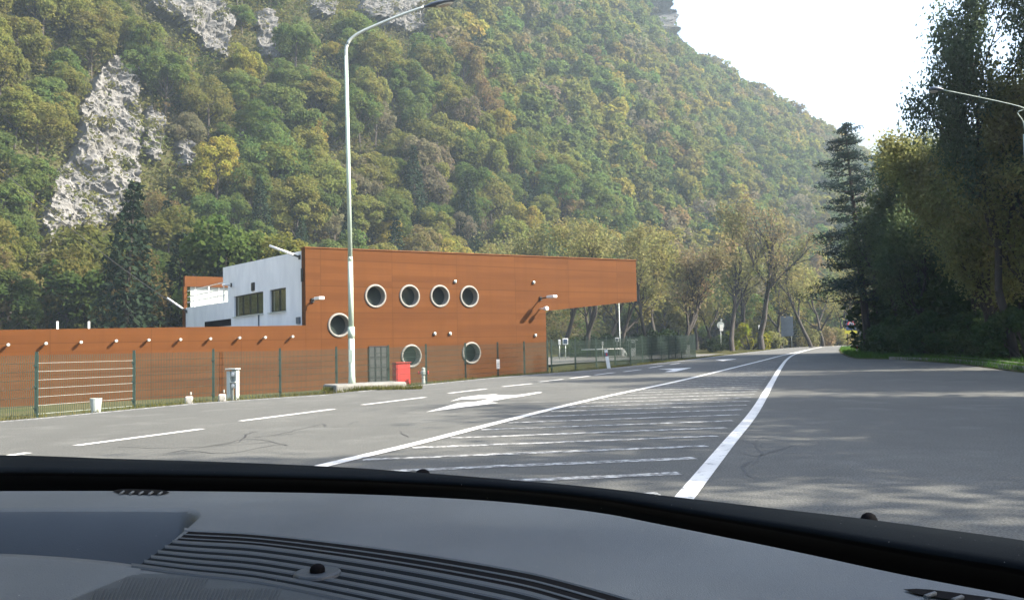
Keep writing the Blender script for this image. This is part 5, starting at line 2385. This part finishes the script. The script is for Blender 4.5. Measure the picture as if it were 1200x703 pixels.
# slotted vents
def vent(px0, py0, px1, py1, hpx, nteeth, lean):
    b = MB()
    q = []
    up = lambda t, s: dp(lerp(px0, px1, t), lerp(py0, py1, t) + s * hpx, 0.0012 + pad_dz(lerp(px0, px1, t), lerp(py0, py1, t)))
    n = 12
    vs = [up(k / n, -0.5 * (1 - abs(2 * k / n - 1) ** 6)) for k in range(n + 1)] + [up(k / n, 0.5 * (1 - abs(2 * k / n - 1) ** 6)) for k in range(n, -1, -1)]
    b.add(vs, [tuple(range(len(vs)))])
    v = b.build('vent_slot', M['black'], dash, recalc=False)
    b = MB()
    for k in range(1, nteeth):
        t = k / nteeth
        A_ = dp(lerp(px0, px1, t) + lean, lerp(py0, py1, t) + 0.05 * hpx, 0.002 + pad_dz(lerp(px0, px1, t), lerp(py0, py1, t)))
        B_ = dp(lerp(px0, px1, t) - lean, lerp(py0, py1, t) + 0.5 * hpx, 0.002 + pad_dz(lerp(px0, px1, t), lerp(py0, py1, t)))
        b.tube([A_, B_], 0.0014, 5)
    b.build('fin', M['dash'], v)


vent(132, 575, 199, 576.5, 5.5, 6, 2)
vent(1058, 690, 1250, 716, 9, 6, 6)

# dark trim at the foot of the windscreen
tx = [p for p in np.linspace(-420, 1560, 200)]
topf = lambda x: interp(x, TOP_S)
b = MB()
vs, fs = [], []
prof = [(-0.12, -0.055), (0.0, -0.040), (0.30, -0.030), (0.42, -0.012), (0.62, -0.002), (0.85, -0.001), (1.0, -0.006), (1.0, -0.05)]
for x in tx:
    e, t_ = edge(x), topf(x)
    for f_, dz in prof:
        vs.append(dp(x, lerp(e, t_, min(1, f_)), dz if f_ < 0 or f_ == 0 else dz * 0.4) + (Vector((0, 0, -0.05)) if f_ < 0 or (f_ == 1.0 and dz < -0.02) else Vector((0, 0, 0))))
m_ = len(prof)
for i in range(len(tx) - 1):
    for k in range(m_ - 1):
        a = i * m_ + k
        fs.append((a, a + 1, a + m_ + 1, a + m_))
b.add(vs, fs, True)
b.mi = [1 if i % (m_ - 1) < 3 else 0 for i in range(len(b.f))]  # faces down in the gap are black, painting its shade
b.build('screen_trim', [M['trim'], M['black']], car, recalc=False)
# bonnet falling away ahead, its washer nozzles just showing
HD = Vector((math.sin(R(19)), math.cos(R(19)), 0))
b = MB()
vs, fs = [], []
nb_ = 8
for x in tx:
    a0 = dp(x, topf(x), -0.02)
    for k in range(nb_ + 1):
        t = k / nb_
        vs.append(a0 + HD * (0.02 + 1.0 * t) + Vector((0, 0, -0.03 - 0.16 * t - 0.22 * t * t)))
for i in range(len(tx) - 1):
    for k in range(nb_):
        a = i * (nb_ + 1) + k
        fs.append((a, a + 1, a + nb_ + 2, a + nb_ + 1))
b.add(vs, fs, True)
bon = b.build('bonnet', mat('dark car paint', (0.03, 0.04, 0.05), rough=0.3), car, recalc=False)
for px, py, r_ in ((495, 550.5, 0.0105), (1018, 602, 0.0078)):
    c = dp(px, py, -0.006)
    b = MB()
    b.lathe(c, (0, 0, 1), [(r_ * 1.1, -0.014), (r_ * 1.1, -0.010), (r_, -0.005), (r_ * 0.75, -0.001), (r_ * 0.35, 0.001), (0.0, 0.0015)], 18, smooth=True)
    b.build('washer_nozzle', M['black'], bon)
# windscreen, pillars and added unseen roof around the camera
b = MB()
vs, fs = [], []
for x in tx[::6]:
    a0 = dp(x, topf(x), -0.004)
    hdr = Vector((a0.x * 0.92, 0, 0)) + Vector((0, 0, 1.52)) + HD * (0.12 - 0.05 * abs(a0.x)) - Vector((0, CO.y, 0))
    for k in range(9):
        t = k / 8
        p = a0.lerp(hdr, t) + HD * (0.06 * 4 * t * (1 - t))
        vs.append(p)
nn = len(tx[::6])
for i in range(nn - 1):
    for k in range(8):
        a = i * 9 + k
        fs.append((a, a + 1, a + 10, a + 9))
b.add(vs, fs, True)
b.build('windscreen', M['clear'], car, recalc=False)
b = MB()
vs, fs = [], []
side = Vector((HD.y, -HD.x, 0))
for i in range(13):
    u = lerp(-0.72, 0.72, i / 12)
    for k in range(9):
        v = lerp(0.10, -1.7, k / 8)
        vs.append(side * u + HD * v + Vector((0, -CO.y, 1.55 - 0.08 * (u / 0.72) ** 2 - 0.03 * ((k - 4) / 4) ** 2)))
for i in range(12):
    for k in range(8):
        a = i * 9 + k
        fs.append((a, a + 1, a + 10, a + 9))
b.add(vs, fs, True)
b.build('roof', mat('added unseen grey roof lining', (0.16, 0.16, 0.155), rough=0.9), car, recalc=False)  # unseen roof, added to shade the dashboard from the overhead sky
for u, base in ((-0.74, dp(-400, 547, -0.01)), (0.74, dp(1555, 735, -0.01))):
    tp = side * u + HD * 0.10 + Vector((0, -CO.y, 1.46))
    MB().tube([base, base.lerp(tp, 0.5) + HD * 0.05, tp], [0.05, 0.045, 0.04], 10).build('pillar', M['dash_dark'], car)

cab = mat('added unseen dark cabin trim', (0.03, 0.032, 0.036), rough=0.9, spec=0.1)  # unseen doors and seats, added to cut light from behind the camera
zc0 = Vector((0, -CO.y, 0))
for u in (-0.76, 0.76):
    b = MB()
    b.bbox(side * u + HD * -0.75 + zc0 + Vector((0, 0, 0.66)), (0.06, 1.9, 0.62), 0.02, -R(19))
    b.build('added_door_panel', cab, car)
for u in (-0.36, 0.36):
    b = MB()
    b.bbox(side * u + HD * -0.55 + zc0 + Vector((0, 0, 0.78)), (0.5, 0.14, 0.72), 0.05, -R(19))
    b.bbox(side * u + HD * -0.57 + zc0 + Vector((0, 0, 1.27)), (0.27, 0.10, 0.2), 0.04, -R(19))
    b.build('added_seat_back', cab, car)
b = MB()
b.bbox(side * 0 + HD * -1.55 + zc0 + Vector((0, 0, 0.9)), (1.45, 0.16, 0.95), 0.05, -R(19))
b.build('added_rear_seat', cab, car)

# ------------------------------------------------------------------ air
HAZE = 0.0005
if HAZE:
    m, nt, out = nodes('haze air')
    pv_ = nt.nodes.new('ShaderNodeVolumePrincipled')
    pv_.inputs['Color'].default_value = (0.66, 0.83, 1.0, 1)
    pv_.inputs['Density'].default_value = HAZE
    pv_.inputs['Anisotropy'].default_value = 0.1
    L(nt, pv_.outputs[0], out.inputs['Volume'])
    lo, hi = Vector((-450, -90, -6)), Vector((1050, 1260, 312))
    o = MB().box((lo + hi) / 2, tuple(hi - lo)).build('haze', m)
    tag(o, 'pale autumn haze hanging in the valley air', 'haze', kind='stuff')

# ------------------------------------------------------------------ light
AZ, ELV = 99, 36
sv = Vector((math.cos(R(ELV)) * math.sin(R(AZ)), math.cos(R(ELV)) * math.cos(R(AZ)), math.sin(R(ELV))))
sd = bpy.data.lights.new('sun', 'SUN')
sd.energy = 5.0
sd.angle = R(0.53)
sd.color = (1.0, 0.92, 0.78)
so = bpy.data.objects.new('sun', sd)
COL.objects.link(so)
so.rotation_euler = (-sv).to_track_quat('-Z', 'Y').to_euler()
so.location = (40, 0, 60)
w = bpy.data.worlds.new('World')
sc.world = w
w.use_nodes = True
nt = w.node_tree
nt.nodes.clear()
sky = nt.nodes.new('ShaderNodeTexSky')
sky.sky_type = 'NISHITA'
sky.sun_disc = False
sky.sun_elevation = R(ELV)
sky.sun_rotation = R(AZ)
sky.air_density = 1.0
sky.dust_density = 3.5
sky.ozone_density = 1.5
bg_ = nt.nodes.new('ShaderNodeBackground')
bg_.inputs['Strength'].default_value = 0.13
wo = nt.nodes.new('ShaderNodeOutputWorld')
L(nt, sky.outputs[0], bg_.inputs['Color'])
L(nt, bg_.outputs[0], wo.inputs['Surface'])

sc.render.engine = 'CYCLES'
sc.cycles.use_denoising = True
sc.cycles.max_bounces = 8
sc.cycles.transparent_max_bounces = 8
sc.cycles.volume_bounces = 0
sc.cycles.sample_clamp_indirect = 5
vs_ = sc.view_settings
vs_.view_transform = 'Standard'
vs_.look = 'None'
vs_.exposure = 2.0
vs_.gamma = 1.0
